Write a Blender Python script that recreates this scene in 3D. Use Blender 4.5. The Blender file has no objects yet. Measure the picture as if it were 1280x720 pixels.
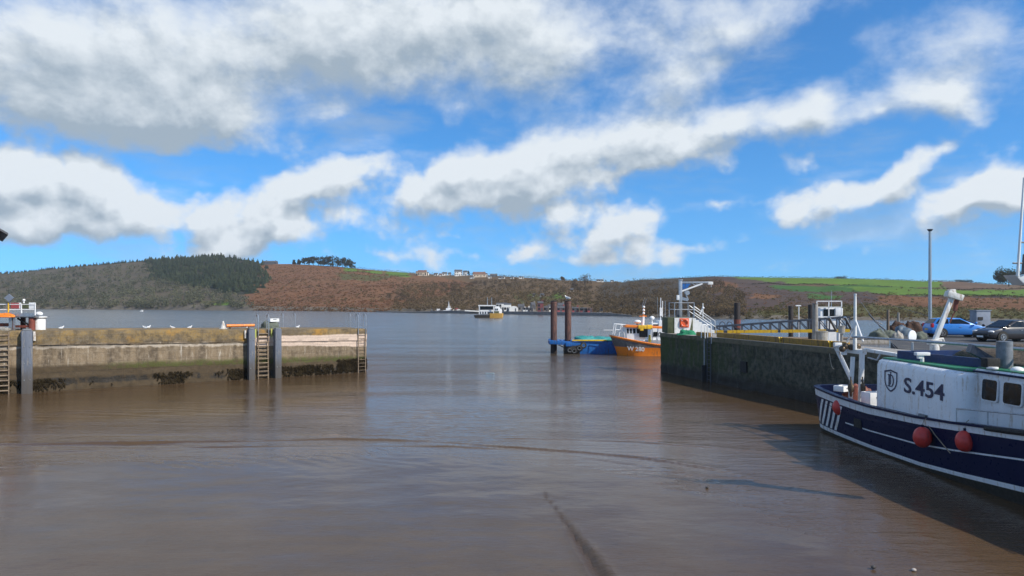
import bpy, bmesh, math, random
from mathutils import Vector, Matrix, noise
random.seed(11)
R = math.radians
SC = bpy.context.scene
COL = SC.collection
F, EYE, YH = 900.0, 6.0, 378.0      # focal length in photo pixels, eye height over low water, horizon row

def P(px, py, Y):
    """point at depth Y seen at photo pixel px, py"""
    return Vector(((px-640)/F*Y, Y, EYE-(py-YH)/F*Y))
def G(px, py, z=0.0):
    Y = (EYE-z)*F/(py-YH)
    return Vector(((px-640)/F*Y, Y, z))
def lerp(a, b, t): return a+(b-a)*t
def interp(tab, x):
    if x <= tab[0][0]: return tab[0][1]
    for (x0, y0), (x1, y1) in zip(tab, tab[1:]):
        if x <= x1: return y0+(y1-y0)*(x-x0)/(x1-x0)
    return tab[-1][1]
def sstep(a, b, x):
    t = min(1, max(0, (x-a)/(b-a))); return t*t*(3-2*t)

# ------------------------------------------------------------------ mesh builder
class MB:
    def __init__(self): self.v=[]; self.f=[]; self.mi=[]
    def add(self, vs, fs, mi=0):
        o=len(self.v); self.v+=[Vector(p) for p in vs]
        for f in fs: self.f.append([i+o for i in f]); self.mi.append(mi)
        return self
    def box(self, c, s, rz=0.0, mi=0, M=None):
        x,y,z=s[0]/2,s[1]/2,s[2]/2
        m=Matrix.Rotation(rz,3,'Z') if M is None else M
        vs=[Vector(c)+m@Vector(p) for p in ((-x,-y,-z),(x,-y,-z),(x,y,-z),(-x,y,-z),(-x,-y,z),(x,-y,z),(x,y,z),(-x,y,z))]
        return self.add(vs,[(0,3,2,1),(4,5,6,7),(0,1,5,4),(1,2,6,5),(2,3,7,6),(3,0,4,7)],mi)
    def frame(self, d):
        d=Vector(d).normalized(); up=Vector((0,0,1)) if abs(d.z)<.95 else Vector((0,1,0))
        u=d.cross(up).normalized(); return d,u,u.cross(d).normalized()
    def bar(self, a, b, w, h=None, mi=0):
        a=Vector(a); b=Vector(b); h=h or w
        d,u,v=self.frame(b-a)
        vs=[p+u*(sx*w/2)+v*(sy*h/2) for p in (a,b) for sx,sy in ((-1,-1),(1,-1),(1,1),(-1,1))]
        return self.add(vs,[(0,1,2,3),(7,6,5,4),(0,4,5,1),(1,5,6,2),(2,6,7,3),(3,7,4,0)],mi)
    def cyl(self, a, b, r1, r2=None, n=12, mi=0, caps=True):
        a=Vector(a); b=Vector(b); r2=r1 if r2 is None else r2
        d,u,v=self.frame(b-a)
        vs=[p+(u*math.cos(t)+v*math.sin(t))*r for p,r in ((a,r1),(b,r2)) for t in (2*math.pi*i/n for i in range(n))]
        fs=[(i,(i+1)%n,n+(i+1)%n,n+i) for i in range(n)]
        if caps: fs+=[tuple(range(n-1,-1,-1)),tuple(range(n,2*n))]
        return self.add(vs,fs,mi)
    def tube(self, pts, r, n=8, mi=0, closed=False):
        pts=[Vector(p) for p in pts]; k=len(pts); rr=r if isinstance(r,(list,tuple)) else [r]*k
        vs=[]; pu=None
        for i,p in enumerate(pts):
            if closed: t=pts[(i+1)%k]-pts[i-1]
            else: t=pts[min(i+1,k-1)]-pts[max(i-1,0)]
            t.normalize()
            if pu is None: _,u,_v=self.frame(t)
            else:
                u=pu-t*pu.dot(t)
                if u.length<1e-5: _,u,_v=self.frame(t)
                u.normalize()
            pu=u; v=t.cross(u)
            vs+=[p+(u*math.cos(a)+v*math.sin(a))*rr[i] for a in (2*math.pi*j/n for j in range(n))]
        fs=[]
        for i in range(k if closed else k-1):
            for j in range(n):
                a=i*n; b=((i+1)%k)*n
                fs.append((a+j,a+(j+1)%n,b+(j+1)%n,b+j))
        if not closed: fs+=[tuple(range(n-1,-1,-1)),tuple(range((k-1)*n,k*n))]
        return self.add(vs,fs,mi)
    def ring(self, c, r, tr, axis=(0,0,1), n=24, m=8, mi=0, sq=1.0):
        d,u,v=self.frame(axis)
        return self.tube([Vector(c)+u*math.cos(a)*r+v*math.sin(a)*r*sq for a in (2*math.pi*i/n for i in range(n))],tr,m,mi,True)
    def sph(self, c, r, s=(1,1,1), n=16, m=10, mi=0, lo=-90, hi=90):
        vs=[]; fs=[]
        for j in range(m+1):
            la=R(lo+(hi-lo)*j/m)
            for i in range(n):
                lo_=2*math.pi*i/n
                vs.append(Vector(c)+Vector((math.cos(la)*math.cos(lo_)*s[0],math.cos(la)*math.sin(lo_)*s[1],math.sin(la)*s[2]))*r)
        for j in range(m):
            for i in range(n): fs.append((j*n+i,j*n+(i+1)%n,(j+1)*n+(i+1)%n,(j+1)*n+i))
        if lo>-90: fs.append(tuple(range(n-1,-1,-1)))
        if hi<90: fs.append(tuple(range(m*n,m*n+n)))
        return self.add(vs,fs,mi)
    def lathe(self, c, prof, n=20, mi=0):
        c=Vector(c); vs=[c+Vector((r*math.cos(a),r*math.sin(a),z)) for r,z in prof for a in (2*math.pi*i/n for i in range(n))]
        fs=[(j*n+i,j*n+(i+1)%n,(j+1)*n+(i+1)%n,(j+1)*n+i) for j in range(len(prof)-1) for i in range(n)]
        fs+=[tuple(range(n-1,-1,-1)),tuple(range((len(prof)-1)*n,len(prof)*n))]
        return self.add(vs,fs,mi)
    def prism(self, pts, ex, mi=0):
        pts=[Vector(p) for p in pts]; ex=Vector(ex); n=len(pts)
        return self.add(pts+[p+ex for p in pts],[tuple(range(n-1,-1,-1)),tuple(range(n,2*n))]+[(i,(i+1)%n,n+(i+1)%n,n+i) for i in range(n)],mi)
    def loft(self, rings, mi=0, caps=True, closed=True, bands=None):
        n=len(rings[0]); k=len(rings); vs=[p for r in rings for p in r]; o=len(self.v)
        self.v+=[Vector(p) for p in vs]
        for i in range(k-1):
            for j in range(n if closed else n-1):
                self.f.append([o+i*n+j,o+i*n+(j+1)%n,o+(i+1)*n+(j+1)%n,o+(i+1)*n+j]); self.mi.append(bands[j] if bands else mi)
        if caps:
            self.f.append([o+j for j in range(n-1,-1,-1)]); self.mi.append(mi)
            self.f.append([o+(k-1)*n+j for j in range(n)]); self.mi.append(mi)
        return self
    def leaf(self, c, s, mi=0):
        d=Vector((random.gauss(0,1),random.gauss(0,1),random.gauss(0,.8))).normalized()
        _,u,v=self.frame(d); s*=random.uniform(.6,1.3)
        return self.add([Vector(c)-u*s-v*s*.5,Vector(c)+u*s*.7-v*s*.6,Vector(c)+u*s+v*s*.5,Vector(c)-u*s*.6+v*s*.7],[(0,1,2,3)],mi)
    def build(self, name, mats, parent=None, label=None, smooth=35, bevel=0.0, recalc=True, weld=0.0):
        me=bpy.data.meshes.new(name)
        off=Vector((0,0,0))
        me.from_pydata([tuple(p) for p in self.v],[],self.f)
        if not isinstance(mats,(list,tuple)): mats=[mats]
        for m in mats: me.materials.append(m)
        for p,i in zip(me.polygons,self.mi): p.material_index=i
        if recalc or bevel or weld:
            bm=bmesh.new(); bm.from_mesh(me)
            if weld: bmesh.ops.remove_doubles(bm,verts=bm.verts,dist=weld)
            if recalc: bmesh.ops.recalc_face_normals(bm,faces=bm.faces)
            if bevel:
                es=[e for e in bm.edges if len(e.link_faces)==2 and e.calc_face_angle(0)>.5]
                bmesh.ops.bevel(bm,geom=es,offset=bevel,segments=2,affect='EDGES',profile=.6,clamp_overlap=True)
            bm.to_mesh(me); bm.free()
        if smooth:
            for p in me.polygons: p.use_smooth=True
            me.set_sharp_from_angle(angle=R(smooth))
        o=bpy.data.objects.new(name,me); COL.objects.link(o)
        if parent is not None:
            o.parent=parent
        if label: o['label']=label
        return o

class W(MB):
    """builder in world coordinates whose mesh is made local to its thing"""
    def build(self, name, mats, parent=None, **k):
        if parent is not None:
            r=parent
            while r.parent: r=r.parent
            M=Matrix.Translation(r.location)@r.rotation_euler.to_matrix().to_4x4()
            Mi=M.inverted(); self.v=[Mi@p for p in self.v]
        return MB.build(self,name,mats,parent,**k)

def thing(name, label, cat, loc=(0,0,0), rz=0.0, group=None):
    o=bpy.data.objects.new(name,None); COL.objects.link(o); o.empty_display_size=.2
    o.location=loc; o.rotation_euler=(0,0,rz); o['label']=label; o['category']=cat
    if group: o['group']=group
    return o
def tag(o, label, cat, group=None):
    o['label']=label; o['category']=cat
    if group: o['group']=group
    return o
def struct(o, kind='structure', label=None, cat=None):
    o['kind']=kind
    if label: o['label']=label
    if cat: o['category']=cat
    return o
def dup(root, loc=None, rz=None, label=None, group=None, scale=None):
    r=root.copy(); COL.objects.link(r)
    if loc is not None: r.location=loc
    if rz is not None: r.rotation_euler=(0,0,rz)
    if scale: r.scale=(scale,)*3 if not isinstance(scale,(tuple,list)) else scale
    if label: r['label']=label
    if group: r['group']=group
    for ch in list(root.children):
        c=ch.copy(); COL.objects.link(c); c.parent=r
        for g in list(ch.children):
            d=g.copy(); COL.objects.link(d); d.parent=c
    return r

# ------------------------------------------------------------------ materials
class N:
    def __init__(self, tree): self.t=tree
    def n(self, typ, **k):
        x=self.t.nodes.new(typ)
        for a,b in k.items():
            if a.startswith('i_'):
                key=a[2:]; key=int(key) if key.isdigit() else key.replace('_',' ')
                x.inputs[key].default_value=b
            else: setattr(x,a,b)
        return x
    def l(self, a, b): self.t.links.new(a,b)
    def math(self, op, a, b=None, c=None, clamp=False):
        x=self.t.nodes.new('ShaderNodeMath'); x.operation=op; x.use_clamp=clamp
        for i,v in enumerate((a,b,c)):
            if v is None: continue
            if isinstance(v,(int,float)): x.inputs[i].default_value=v
            else: self.l(v,x.inputs[i])
        return x.outputs[0]
    def noise(self, vec, scale, detail=5, rough=.55, stretch=None, loc=None, dist=0.0):
        if stretch or loc:
            m=self.n('ShaderNodeMapping')
            if stretch: m.inputs['Scale'].default_value=stretch
            if loc: m.inputs['Location'].default_value=loc
            self.l(vec,m.inputs['Vector']); vec=m.outputs[0]
        x=self.n('ShaderNodeTexNoise'); x.inputs['Scale'].default_value=scale; x.inputs['Detail'].default_value=detail
        x.inputs['Roughness'].default_value=rough; x.inputs['Distortion'].default_value=dist
        self.l(vec,x.inputs['Vector']); return x.outputs['Fac']
    def smooth(self, v, a, b, lo=0.0, hi=1.0):
        x=self.n('ShaderNodeMapRange'); x.interpolation_type='SMOOTHSTEP'
        for i,val in ((1,a),(2,b),(3,lo),(4,hi)): x.inputs[i].default_value=val
        self.l(v,x.inputs[0]); return x.outputs[0]
    def mix(self, fac, a, b, blend='MIX'):
        x=self.n('ShaderNodeMix'); x.data_type='RGBA'; x.blend_type=blend
        if isinstance(fac,(int,float)): x.inputs[0].default_value=fac
        else: self.l(fac,x.inputs[0])
        for i,c in ((6,a),(7,b)):
            if isinstance(c,(tuple,list)): x.inputs[i].default_value=(*c[:3],1)
            else: self.l(c,x.inputs[i])
        return x.outputs[2]
    def sep(self, v):
        x=self.n('ShaderNodeSeparateXYZ'); self.l(v,x.inputs[0]); return x.outputs
    def comb(self, x, y, z=0.0):
        c=self.n('ShaderNodeCombineXYZ')
        for i,v in enumerate((x,y,z)):
            if isinstance(v,(int,float)): c.inputs[i].default_value=v
            else: self.l(v,c.inputs[i])
        return c.outputs[0]
    def bump(self, h, strength, dist=.05, normal=None):
        b=self.n('ShaderNodeBump'); b.inputs['Strength'].default_value=strength; b.inputs['Distance'].default_value=dist
        self.l(h,b.inputs['Height'])
        if normal is not None: self.l(normal,b.inputs['Normal'])
        return b.outputs[0]
def newmat(name):
    m=bpy.data.materials.new(name); m.use_nodes=True; t=m.node_tree; t.nodes.clear(); k=N(t)
    out=k.n('ShaderNodeOutputMaterial'); p=k.n('ShaderNodeBsdfPrincipled'); k.l(p.outputs[0],out.inputs[0])
    tc=k.n('ShaderNodeTexCoord'); return m,k,p,tc.outputs['Object']
def tide_mark(m,z0,z1,c,amt=.85):
    """mud and weed stain on the part of a pile that the tide covers"""
    k=N(m.node_tree); p=[x for x in m.node_tree.nodes if x.type=='BSDF_PRINCIPLED'][0]; l=p.inputs['Base Color'].links[0].from_socket
    tc=k.n('ShaderNodeTexCoord').outputs['Object']; s=k.sep(tc); n=k.noise(tc,2.2,6,.68,stretch=(1.5,1.5,.5))
    f=k.math('MULTIPLY',k.smooth(k.math('MULTIPLY_ADD',n,1.4,s[2]),z1+.7,z0+.7),amt)
    k.l(k.mix(f,l,c),p.inputs['Base Color'])
MATS={}
def mat(name, c1, c2=None, scale=6, rough=.55, metal=0.0, bump=0.0, bscale=None, stretch=None, dirt=None, dirtamt=.45, dirtstretch=(5,5,.6), coat=0.0, spec=.5):
    """a weathered surface: two tones mixed by noise, optional dirt or rust runs, fine bump"""
    m,k,p,oc=newmat(name)
    c2=c2 or tuple(v*.72 for v in c1)
    f=k.smooth(k.noise(oc,scale,6,.6,stretch),.35,.68)
    col=k.mix(f,c1,c2)
    if dirt:
        d=k.noise(oc,1.3,7,.68,dirtstretch); d2=k.noise(oc,11,4,.6)
        dd=k.math('ADD',d,k.math('MULTIPLY',d2,.22))
        col=k.mix(k.smooth(dd,.70-dirtamt*.22,.86-dirtamt*.15),col,dirt)
    k.l(col,p.inputs['Base Color'])
    k.l(k.smooth(k.noise(oc,scale*2.2,4),.25,.75,max(.03,rough-.12),min(1,rough+.14)),p.inputs['Roughness'])
    p.inputs['Metallic'].default_value=metal; p.inputs['Coat Weight'].default_value=coat; p.inputs['Specular IOR Level'].default_value=spec
    if bump: k.l(k.bump(k.noise(oc,bscale or scale*4,6,.6,stretch),bump,.03),p.inputs['Normal'])
    MATS[name]=m; return m

M_white=mat('white_paint',(.78,.78,.76),(.70,.70,.67),3,.45,dirt=(.38,.27,.18),dirtamt=.2)
M_whitec=mat('clean_white_paint',(.80,.80,.79),(.72,.73,.73),3,.4)
M_offwhite=mat('weathered_white_paint',(.70,.69,.65),(.52,.50,.45),5,.6,dirt=(.25,.15,.09),dirtamt=.45)
M_galv=mat('galvanised_steel',(.46,.48,.50),(.34,.36,.38),9,.42,.75)
M_greysteel=mat('grey_painted_steel',(.20,.22,.24),(.13,.145,.16),7,.5,dirt=(.12,.07,.045),dirtamt=.35)
M_darksteel=mat('dark_truss_steel',(.075,.085,.105),(.05,.055,.07),7,.5,.2)
M_black=mat('black_rubber',(.012,.012,.013),(.022,.021,.02),9,.75,bump=.3)
M_rust=mat('rusty_pile_steel',(.17,.075,.055),(.07,.04,.035),3,.8,bump=.4,stretch=(3,3,.5),dirt=(.03,.02,.02),dirtamt=.5)
M_redrust=mat('rust_red_paint',(.22,.05,.028),(.13,.035,.022),4,.65,bump=.25,dirt=(.05,.025,.02),dirtamt=.4)
M_orange=mat('orange_paint',(.85,.24,.02),(.78,.20,.018),4,.4,dirt=(.3,.12,.05),dirtamt=.3)
M_buoyorange=mat('lifebuoy_orange',(.75,.12,.03),(.62,.10,.03),6,.5)
M_yellow=mat('yellow_paint',(.85,.52,.02),(.76,.44,.02),5,.5,dirt=(.25,.14,.05),dirtamt=.35)
M_ochre=mat('ochre_kerb_paint',(.36,.20,.02),(.25,.14,.025),4,.6,dirt=(.09,.06,.03),dirtamt=.5)
M_blue=mat('blue_boat_paint',(.012,.13,.42),(.012,.09,.30),4,.4,dirt=(.05,.06,.08),dirtamt=.35)
M_navy=mat('navy_hull_paint',(.007,.012,.046),(.006,.011,.042),3,.36,spec=.12)
M_bootblack=mat('antifouling_black',(.018,.014,.013),(.03,.02,.016),5,.7)
M_hullgrey=mat('grey_hull_paint',(.14,.125,.12),(.095,.085,.085),4,.5,dirt=(.30,.26,.22),dirtamt=.25)
M_teal=mat('teal_tarpaulin',(.04,.30,.28),(.02,.18,.19),5,.6,bump=.4,bscale=9)
M_tarp=mat('pale_blue_tarpaulin',(.33,.46,.52),(.25,.36,.43),4,.6,bump=.4,bscale=7)
M_greenroof=mat('green_deck_paint',(.03,.24,.11),(.02,.16,.08),4,.5,dirt=(.10,.12,.09),dirtamt=.4)
M_greennet=mat('green_netting',(.02,.26,.12),(.01,.13,.07),16,.9,bump=.8,bscale=40)
M_net=mat('brown_netting',(.16,.12,.085),(.05,.04,.03),18,.95,bump=.9,bscale=45)
M_greynet=mat('grey_green_netting',(.17,.19,.15),(.07,.08,.065),18,.95,bump=.9,bscale=45)
M_rope=mat('old_rope',(.36,.31,.24),(.22,.18,.13),30,.9,bump=.5)
M_bronze=mat('weathered_block_metal',(.14,.10,.06),(.07,.055,.04),12,.5,.5)
M_red=mat('red_fender_vinyl',(.58,.045,.035),(.46,.035,.03),5,.45,dirt=(.22,.05,.04),dirtamt=.3)
M_glass=mat('dark_window_glass',(.010,.012,.014),(.013,.015,.018),2,.16,spec=.3)
M_tub=mat('stained_plastic_tub',(.38,.36,.32),(.27,.25,.21),5,.6,dirt=(.16,.11,.07),dirtamt=.4)
M_concrete=mat('grey_concrete',(.34,.32,.29),(.24,.225,.20),3,.85,bump=.3,bscale=18,dirt=(.14,.11,.07),dirtamt=.4)
M_mossconc=mat('mossy_concrete',(.10,.105,.055),(.055,.07,.03),3,.9,bump=.4,bscale=18)
M_pilefender=mat('slate_blue_fender_pile',(.115,.135,.175),(.085,.10,.13),3,.55,dirt=(.19,.18,.17),dirtamt=.3,stretch=(4,4,.5))
M_ladder=mat('brown_ladder_steel',(.25,.19,.13),(.14,.10,.07),6,.75,bump=.3)
M_lime=mat('lime_ladder_paint',(.45,.48,.10),(.33,.34,.09),6,.6)
M_letternavy=mat('navy_lettering',(.012,.018,.07),(.016,.02,.06),8,.45)
M_letterwhite=mat('white_lettering',(.75,.75,.73),(.6,.6,.58),8,.5)
M_maroon=mat('maroon_wall_paint',(.20,.045,.05),(.14,.035,.04),.4,.7)
M_redwall=mat('red_wall_paint',(.36,.07,.07),(.27,.055,.055),.4,.7)
M_slate=mat('slate_roof',(.085,.09,.10),(.06,.06,.068),.8,.7)
M_redroof=mat('brown_tile_roof',(.20,.10,.07),(.14,.08,.055),.8,.8)
M_render=mat('white_render',(.78,.77,.73),(.68,.66,.61),.5,.8)
M_cream=mat('cream_render',(.62,.50,.36),(.52,.42,.31),.5,.8)
M_stone=mat('grey_rubble_stone',(.24,.225,.21),(.15,.14,.13),.9,.9)
M_asphalt=mat('quay_asphalt',(.060,.060,.062),(.045,.045,.046),2.2,.9,bump=.4,bscale=60,dirt=(.12,.11,.095),dirtamt=.35,dirtstretch=(.5,.5,.5))
M_carblue=mat('blue_car_paint',(.03,.20,.58),(.03,.20,.58),.3,.32,.1,coat=.6)
M_cardark=mat('dark_grey_car_paint',(.022,.020,.023),(.022,.020,.023),.3,.32,.0,coat=.5)
M_rim=mat('alloy_rim',(.55,.55,.55),(.45,.45,.46),5,.3,.8)
M_headlight=mat('headlight_glass',(.62,.64,.66),(.5,.52,.54),8,.1,.2)
M_taillight=mat('tail_light_red',(.55,.02,.03),(.4,.015,.02),8,.2)
M_kiosk=mat('blue_grey_cabinet_paint',(.22,.25,.31),(.18,.21,.26),3,.5)
M_gullw=mat('gull_white_feathers',(.82,.81,.79),(.74,.73,.71),20,.8)
M_gullg=mat('gull_grey_wings',(.60,.62,.64),(.52,.54,.56),20,.8)
M_gulld=mat('gull_yellow_legs',(.55,.40,.08),(.45,.32,.08),20,.7)
M_bark=mat('grey_bark',(.085,.068,.052),(.05,.042,.033),3,.95,bump=.4)
M_wood=mat('old_timber',(.21,.16,.12),(.13,.095,.07),4,.85,bump=.3,stretch=(6,6,.6))
M_gold=mat('ferry_ochre_paint',(.50,.29,.06),(.42,.24,.05),1.2,.5)
M_pebble=mat('dark_pebble',(.06,.055,.05),(.035,.03,.028),14,.6,bump=.3)
M_palestone=mat('pale_pebble',(.45,.40,.36),(.36,.32,.28),14,.6,bump=.3)

tide_mark(M_pilefender,.7,2.1,(.075,.060,.042),.75)
tide_mark(M_rust,.8,1.9,(.028,.022,.020),.9)
tide_mark(M_bootblack,.6,1.2,(.022,.022,.014),.6)
# ------------------------------------------------------------------ camera, sun, sky
cam=bpy.data.cameras.new('camera'); co=bpy.data.objects.new('camera',cam); COL.objects.link(co)
co.location=(0,0,EYE); co.rotation_euler=(R(90),0,0)
cam.sensor_width=36; cam.lens=36*F/1280; cam.shift_y=(YH-360)/1280; cam.clip_end=20000; cam.clip_start=.1
SC.camera=co
SUN=Vector((.85,-.52,.0)).normalized(); ELEV=R(39)
sd=Vector((SUN.x*math.cos(ELEV),SUN.y*math.cos(ELEV),math.sin(ELEV)))
sl=bpy.data.lights.new('sun','SUN'); sl.energy=4.8; sl.angle=R(.5); sl.color=(1,.93,.82)
so=bpy.data.objects.new('sun',sl); COL.objects.link(so)
so.rotation_euler=(-sd).to_track_quat('-Z','Y').to_euler(); so.location=(40,-40,60)
SC.view_settings.view_transform='Standard'; SC.view_settings.look='None'; SC.view_settings.gamma=1; SC.view_settings.exposure=0.10

wd=bpy.data.worlds.new('World'); SC.world=wd; wd.use_nodes=True
wt=wd.node_tree; wt.nodes.clear(); k=N(wt)
# cloud density as a node group over (azimuth, elevation)
gt=bpy.data.node_groups.new('cloud_density','ShaderNodeTree')
gt.interface.new_socket('Vector',in_out='INPUT',socket_type='NodeSocketVector')
gt.interface.new_socket('Density',in_out='OUTPUT',socket_type='NodeSocketFloat')
g=N(gt); gi=g.n('NodeGroupInput'); go=g.n('NodeGroupOutput')
vec=gi.outputs[0]
wn=g.n('ShaderNodeTexNoise',i_Scale=7.0,i_Detail=4.0,i_Roughness=.55); g.l(vec,wn.inputs['Vector'])
ws=g.n('ShaderNodeVectorMath',operation='MULTIPLY_ADD'); g.l(wn.outputs['Color'],ws.inputs[0])
ws.inputs[1].default_value=(.07,.055,0); ws.inputs[2].default_value=(-.035,-.0275,0)
wa=g.n('ShaderNodeVectorMath',operation='ADD'); g.l(vec,wa.inputs[0]); g.l(ws.outputs[0],wa.inputs[1]); wv=wa.outputs[0]
BL=[(90,70,420,130,3,1.05),(400,40,360,105,8,.95),(120,135,300,62,0,.70),(600,15,250,85,10,.80),(430,140,60,22,8,.25),(290,150,120,45,4,.35),
 (690,105,160,60,20,.52),(640,75,140,60,15,.5),(900,40,150,58,16,.62),(860,95,110,42,20,.52),(1210,45,150,62,14,.66),(1060,60,80,26,10,.22),(1010,5,140,35,0,.35),(790,30,90,40,10,.35),
 (640,222,120,58,12,1.05),(775,188,90,46,12,.9),(600,228,90,46,8,.5),(530,242,115,46,4,1.1),(590,212,70,40,8,.6),(715,188,80,56,5,.95),(690,232,70,40,0,.6),(835,172,85,52,14,1.05),(800,205,90,36,12,.6),(925,150,85,38,16,.85),(1000,150,80,32,6,.8),(1018,122,36,26,0,.55),(1100,140,95,34,4,.85),(1185,122,75,38,-6,.95),(1215,150,50,22,-10,.5),(905,135,34,22,0,.4),
 (35,232,130,46,-6,1.15),(110,225,80,34,0,.7),(150,255,140,42,-8,1.1),(260,266,105,34,0,.9),(10,276,130,40,0,.85),(120,292,130,30,0,.7),(345,284,100,32,10,1.15),(280,302,90,22,8,.75),(405,222,95,32,20,1.0),(455,208,60,24,16,.8),(370,242,75,26,10,.7),
 (748,290,105,32,-6,.95),(668,310,56,18,24,.8),(800,275,46,32,0,.85),(750,322,120,18,0,.6),(865,316,110,15,0,.5),(570,298,80,20,0,.55),(600,320,120,14,0,.45),(480,315,60,14,0,.45),(930,300,80,12,0,.35),(700,265,60,22,0,.35),
 (895,252,50,14,0,.85),(985,264,44,28,0,1.1),(1035,243,55,20,10,.85),(1080,250,85,28,14,1.0),(1130,222,75,24,34,.85),(1165,197,50,18,34,.65),(1205,254,95,32,8,1.15),(1290,250,90,38,0,1.1),(1240,228,60,26,0,.7),(1060,304,90,12,0,.42),(1000,300,50,8,0,.22),
 (553,150,22,50,10,.32),
 (500,160,66,34,0,-.8),(215,199,220,14,-3,-.5),(620,165,60,36,0,-.6),(960,100,120,26,14,-.5),(1090,190,90,20,18,-.4),
 (-250,150,300,120,0,.9),(-300,260,220,50,0,.8),(1500,120,200,70,10,.8),(1600,250,240,45,5,.8),(400,-160,500,100,0,.7),(1300,-200,400,110,8,.6)]
acc=None
for px,py,rx,ry,rot,amp in BL:
    az=math.atan((px-640)/F); el=math.atan((YH-py)/F*math.cos(az))
    mp=g.n('ShaderNodeMapping',vector_type='TEXTURE')
    mp.inputs['Location'].default_value=(az,el,0); mp.inputs['Rotation'].default_value=(0,0,R(rot))
    c=math.cos(az)
    mp.inputs['Scale'].default_value=(rx*1.42/F*c*c,ry*1.42/F*c,1)
    g.l(wv,mp.inputs['Vector'])
    gr=g.n('ShaderNodeTexGradient',gradient_type='QUADRATIC_SPHERE'); g.l(mp.outputs[0],gr.inputs['Vector'])
    r=g.math('POWER',gr.outputs['Fac'],.85)
    acc=g.math('MULTIPLY',r,amp) if acc is None else g.math('MULTIPLY_ADD',r,amp,acc)
sx=g.sep(vec)
# broken cloud over the rest of the sky
outer=g.math('MAXIMUM',g.smooth(sx[1],.52,.8),g.smooth(g.math('ABSOLUTE',sx[0]),.85,1.1))
big=g.noise(vec,2.6,4,.55,loc=(3.1,1.7,0))
acc=g.math('ADD',acc,g.math('MULTIPLY',outer,g.smooth(big,.40,.62,0,.75)))
acc=g.math('MINIMUM',acc,1.15)
fb=g.noise(vec,6.0,10,.59,stretch=(1,1.35,1),dist=.2)
fb2=g.noise(vec,26.0,6,.6,stretch=(1,1.4,1))
d=g.math('MULTIPLY_ADD',g.math('SUBTRACT',fb,.5),1.75,acc)
d=g.math('MULTIPLY_ADD',g.math('SUBTRACT',fb2,.5),.55,d)
vo=g.n('ShaderNodeTexVoronoi',feature='F1'); vo.inputs['Scale'].default_value=15; vo.inputs['Detail'].default_value=2.0; vo.inputs['Roughness'].default_value=.55; vo.inputs['Lacunarity'].default_value=2.2
wf=g.n('ShaderNodeVectorMath',operation='MULTIPLY_ADD'); wn2=g.n('ShaderNodeTexNoise',i_Scale=20.0,i_Detail=3.0); g.l(vec,wn2.inputs['Vector']); g.l(wn2.outputs['Color'],wf.inputs[0]); wf.inputs[1].default_value=(.03,.03,0); g.l(vec,wf.inputs[2])
g.l(wf.outputs[0],vo.inputs['Vector'])
low=g.smooth(sx[1],.27,.17)
puff=g.math('SUBTRACT',.56,vo.outputs['Distance'])
d=g.math('MULTIPLY_ADD',g.math('MULTIPLY',puff,low),.62,d)
g.l(d,go.inputs[0])
tc=k.n('ShaderNodeTexCoord'); s=k.sep(tc.outputs['Generated'])
azn=k.math('ARCTAN2',s[0],s[1]); eln=k.math('ARCSINE',s[2])
vv=k.comb(azn,eln)
def dens(dx,dy):
    q=k.n('ShaderNodeGroup'); q.node_tree=gt
    a=k.n('ShaderNodeVectorMath',operation='ADD'); k.l(vv,a.inputs[0]); a.inputs[1].default_value=(dx,dy,0); k.l(a.outputs[0],q.inputs[0])
    return q.outputs[0]
d0=dens(0,0); d1=dens(.011,.030); d2=d1
hi_=k.smooth(eln,.17,.28)
al=k.math('DIVIDE',k.math('SUBTRACT',d0,k.math('MULTIPLY_ADD',hi_,.10,-.06)),k.math('MULTIPLY_ADD',hi_,.36,.66),clamp=True)
veil=k.math('MULTIPLY',k.smooth(k.noise(vv,5.0,6,.62,stretch=(.8,2.6,1),loc=(1.3,.4,0)),.46,.72),.42)
alpha=k.math('MAXIMUM',k.math('MULTIPLY',k.smooth(al,0,1),.98),veil)
lit=k.smooth(k.math('SUBTRACT',d0,d1),-.62,.66)
thick=k.smooth(d2,.20,1.55)
sh=k.math('SUBTRACT',k.math('MULTIPLY_ADD',lit,1.10,.22),k.math('MULTIPLY',thick,.50),clamp=True)
CL_D=(.43,.53,.63); CL_B=(.95,1.02,1.08)
ccol=k.mix(sh,CL_D,CL_B)
sky=k.n('ShaderNodeTexSky'); sky.sky_type='NISHITA'; sky.sun_disc=False
sky.sun_elevation=ELEV; sky.sun_rotation=math.atan2(SUN.x,SUN.y)
sky.air_density=1.0; sky.dust_density=.1; sky.ozone_density=3.0
b1=k.n('ShaderNodeBackground'); b1.inputs['Strength'].default_value=SKY_STRENGTH=.13
zv=k.comb(s[0],s[1],k.math('MULTIPLY_ADD',s[2],.95,.085)); k.l(zv,sky.inputs['Vector'])
k.l(k.mix(1.0,sky.outputs[0],(.37,.90,1.28),'MULTIPLY'),b1.inputs['Color'])
b2=k.n('ShaderNodeBackground'); b2.inputs['Strength'].default_value=.80; k.l(ccol,b2.inputs['Color'])
mx=k.n('ShaderNodeMixShader'); k.l(k.math('MULTIPLY',alpha,k.smooth(eln,-.02,.03)),mx.inputs[0]); k.l(b1.outputs[0],mx.inputs[1]); k.l(b2.outputs[0],mx.inputs[2])
wo=k.n('ShaderNodeOutputWorld'); k.l(mx.outputs[0],wo.inputs[0])

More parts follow.
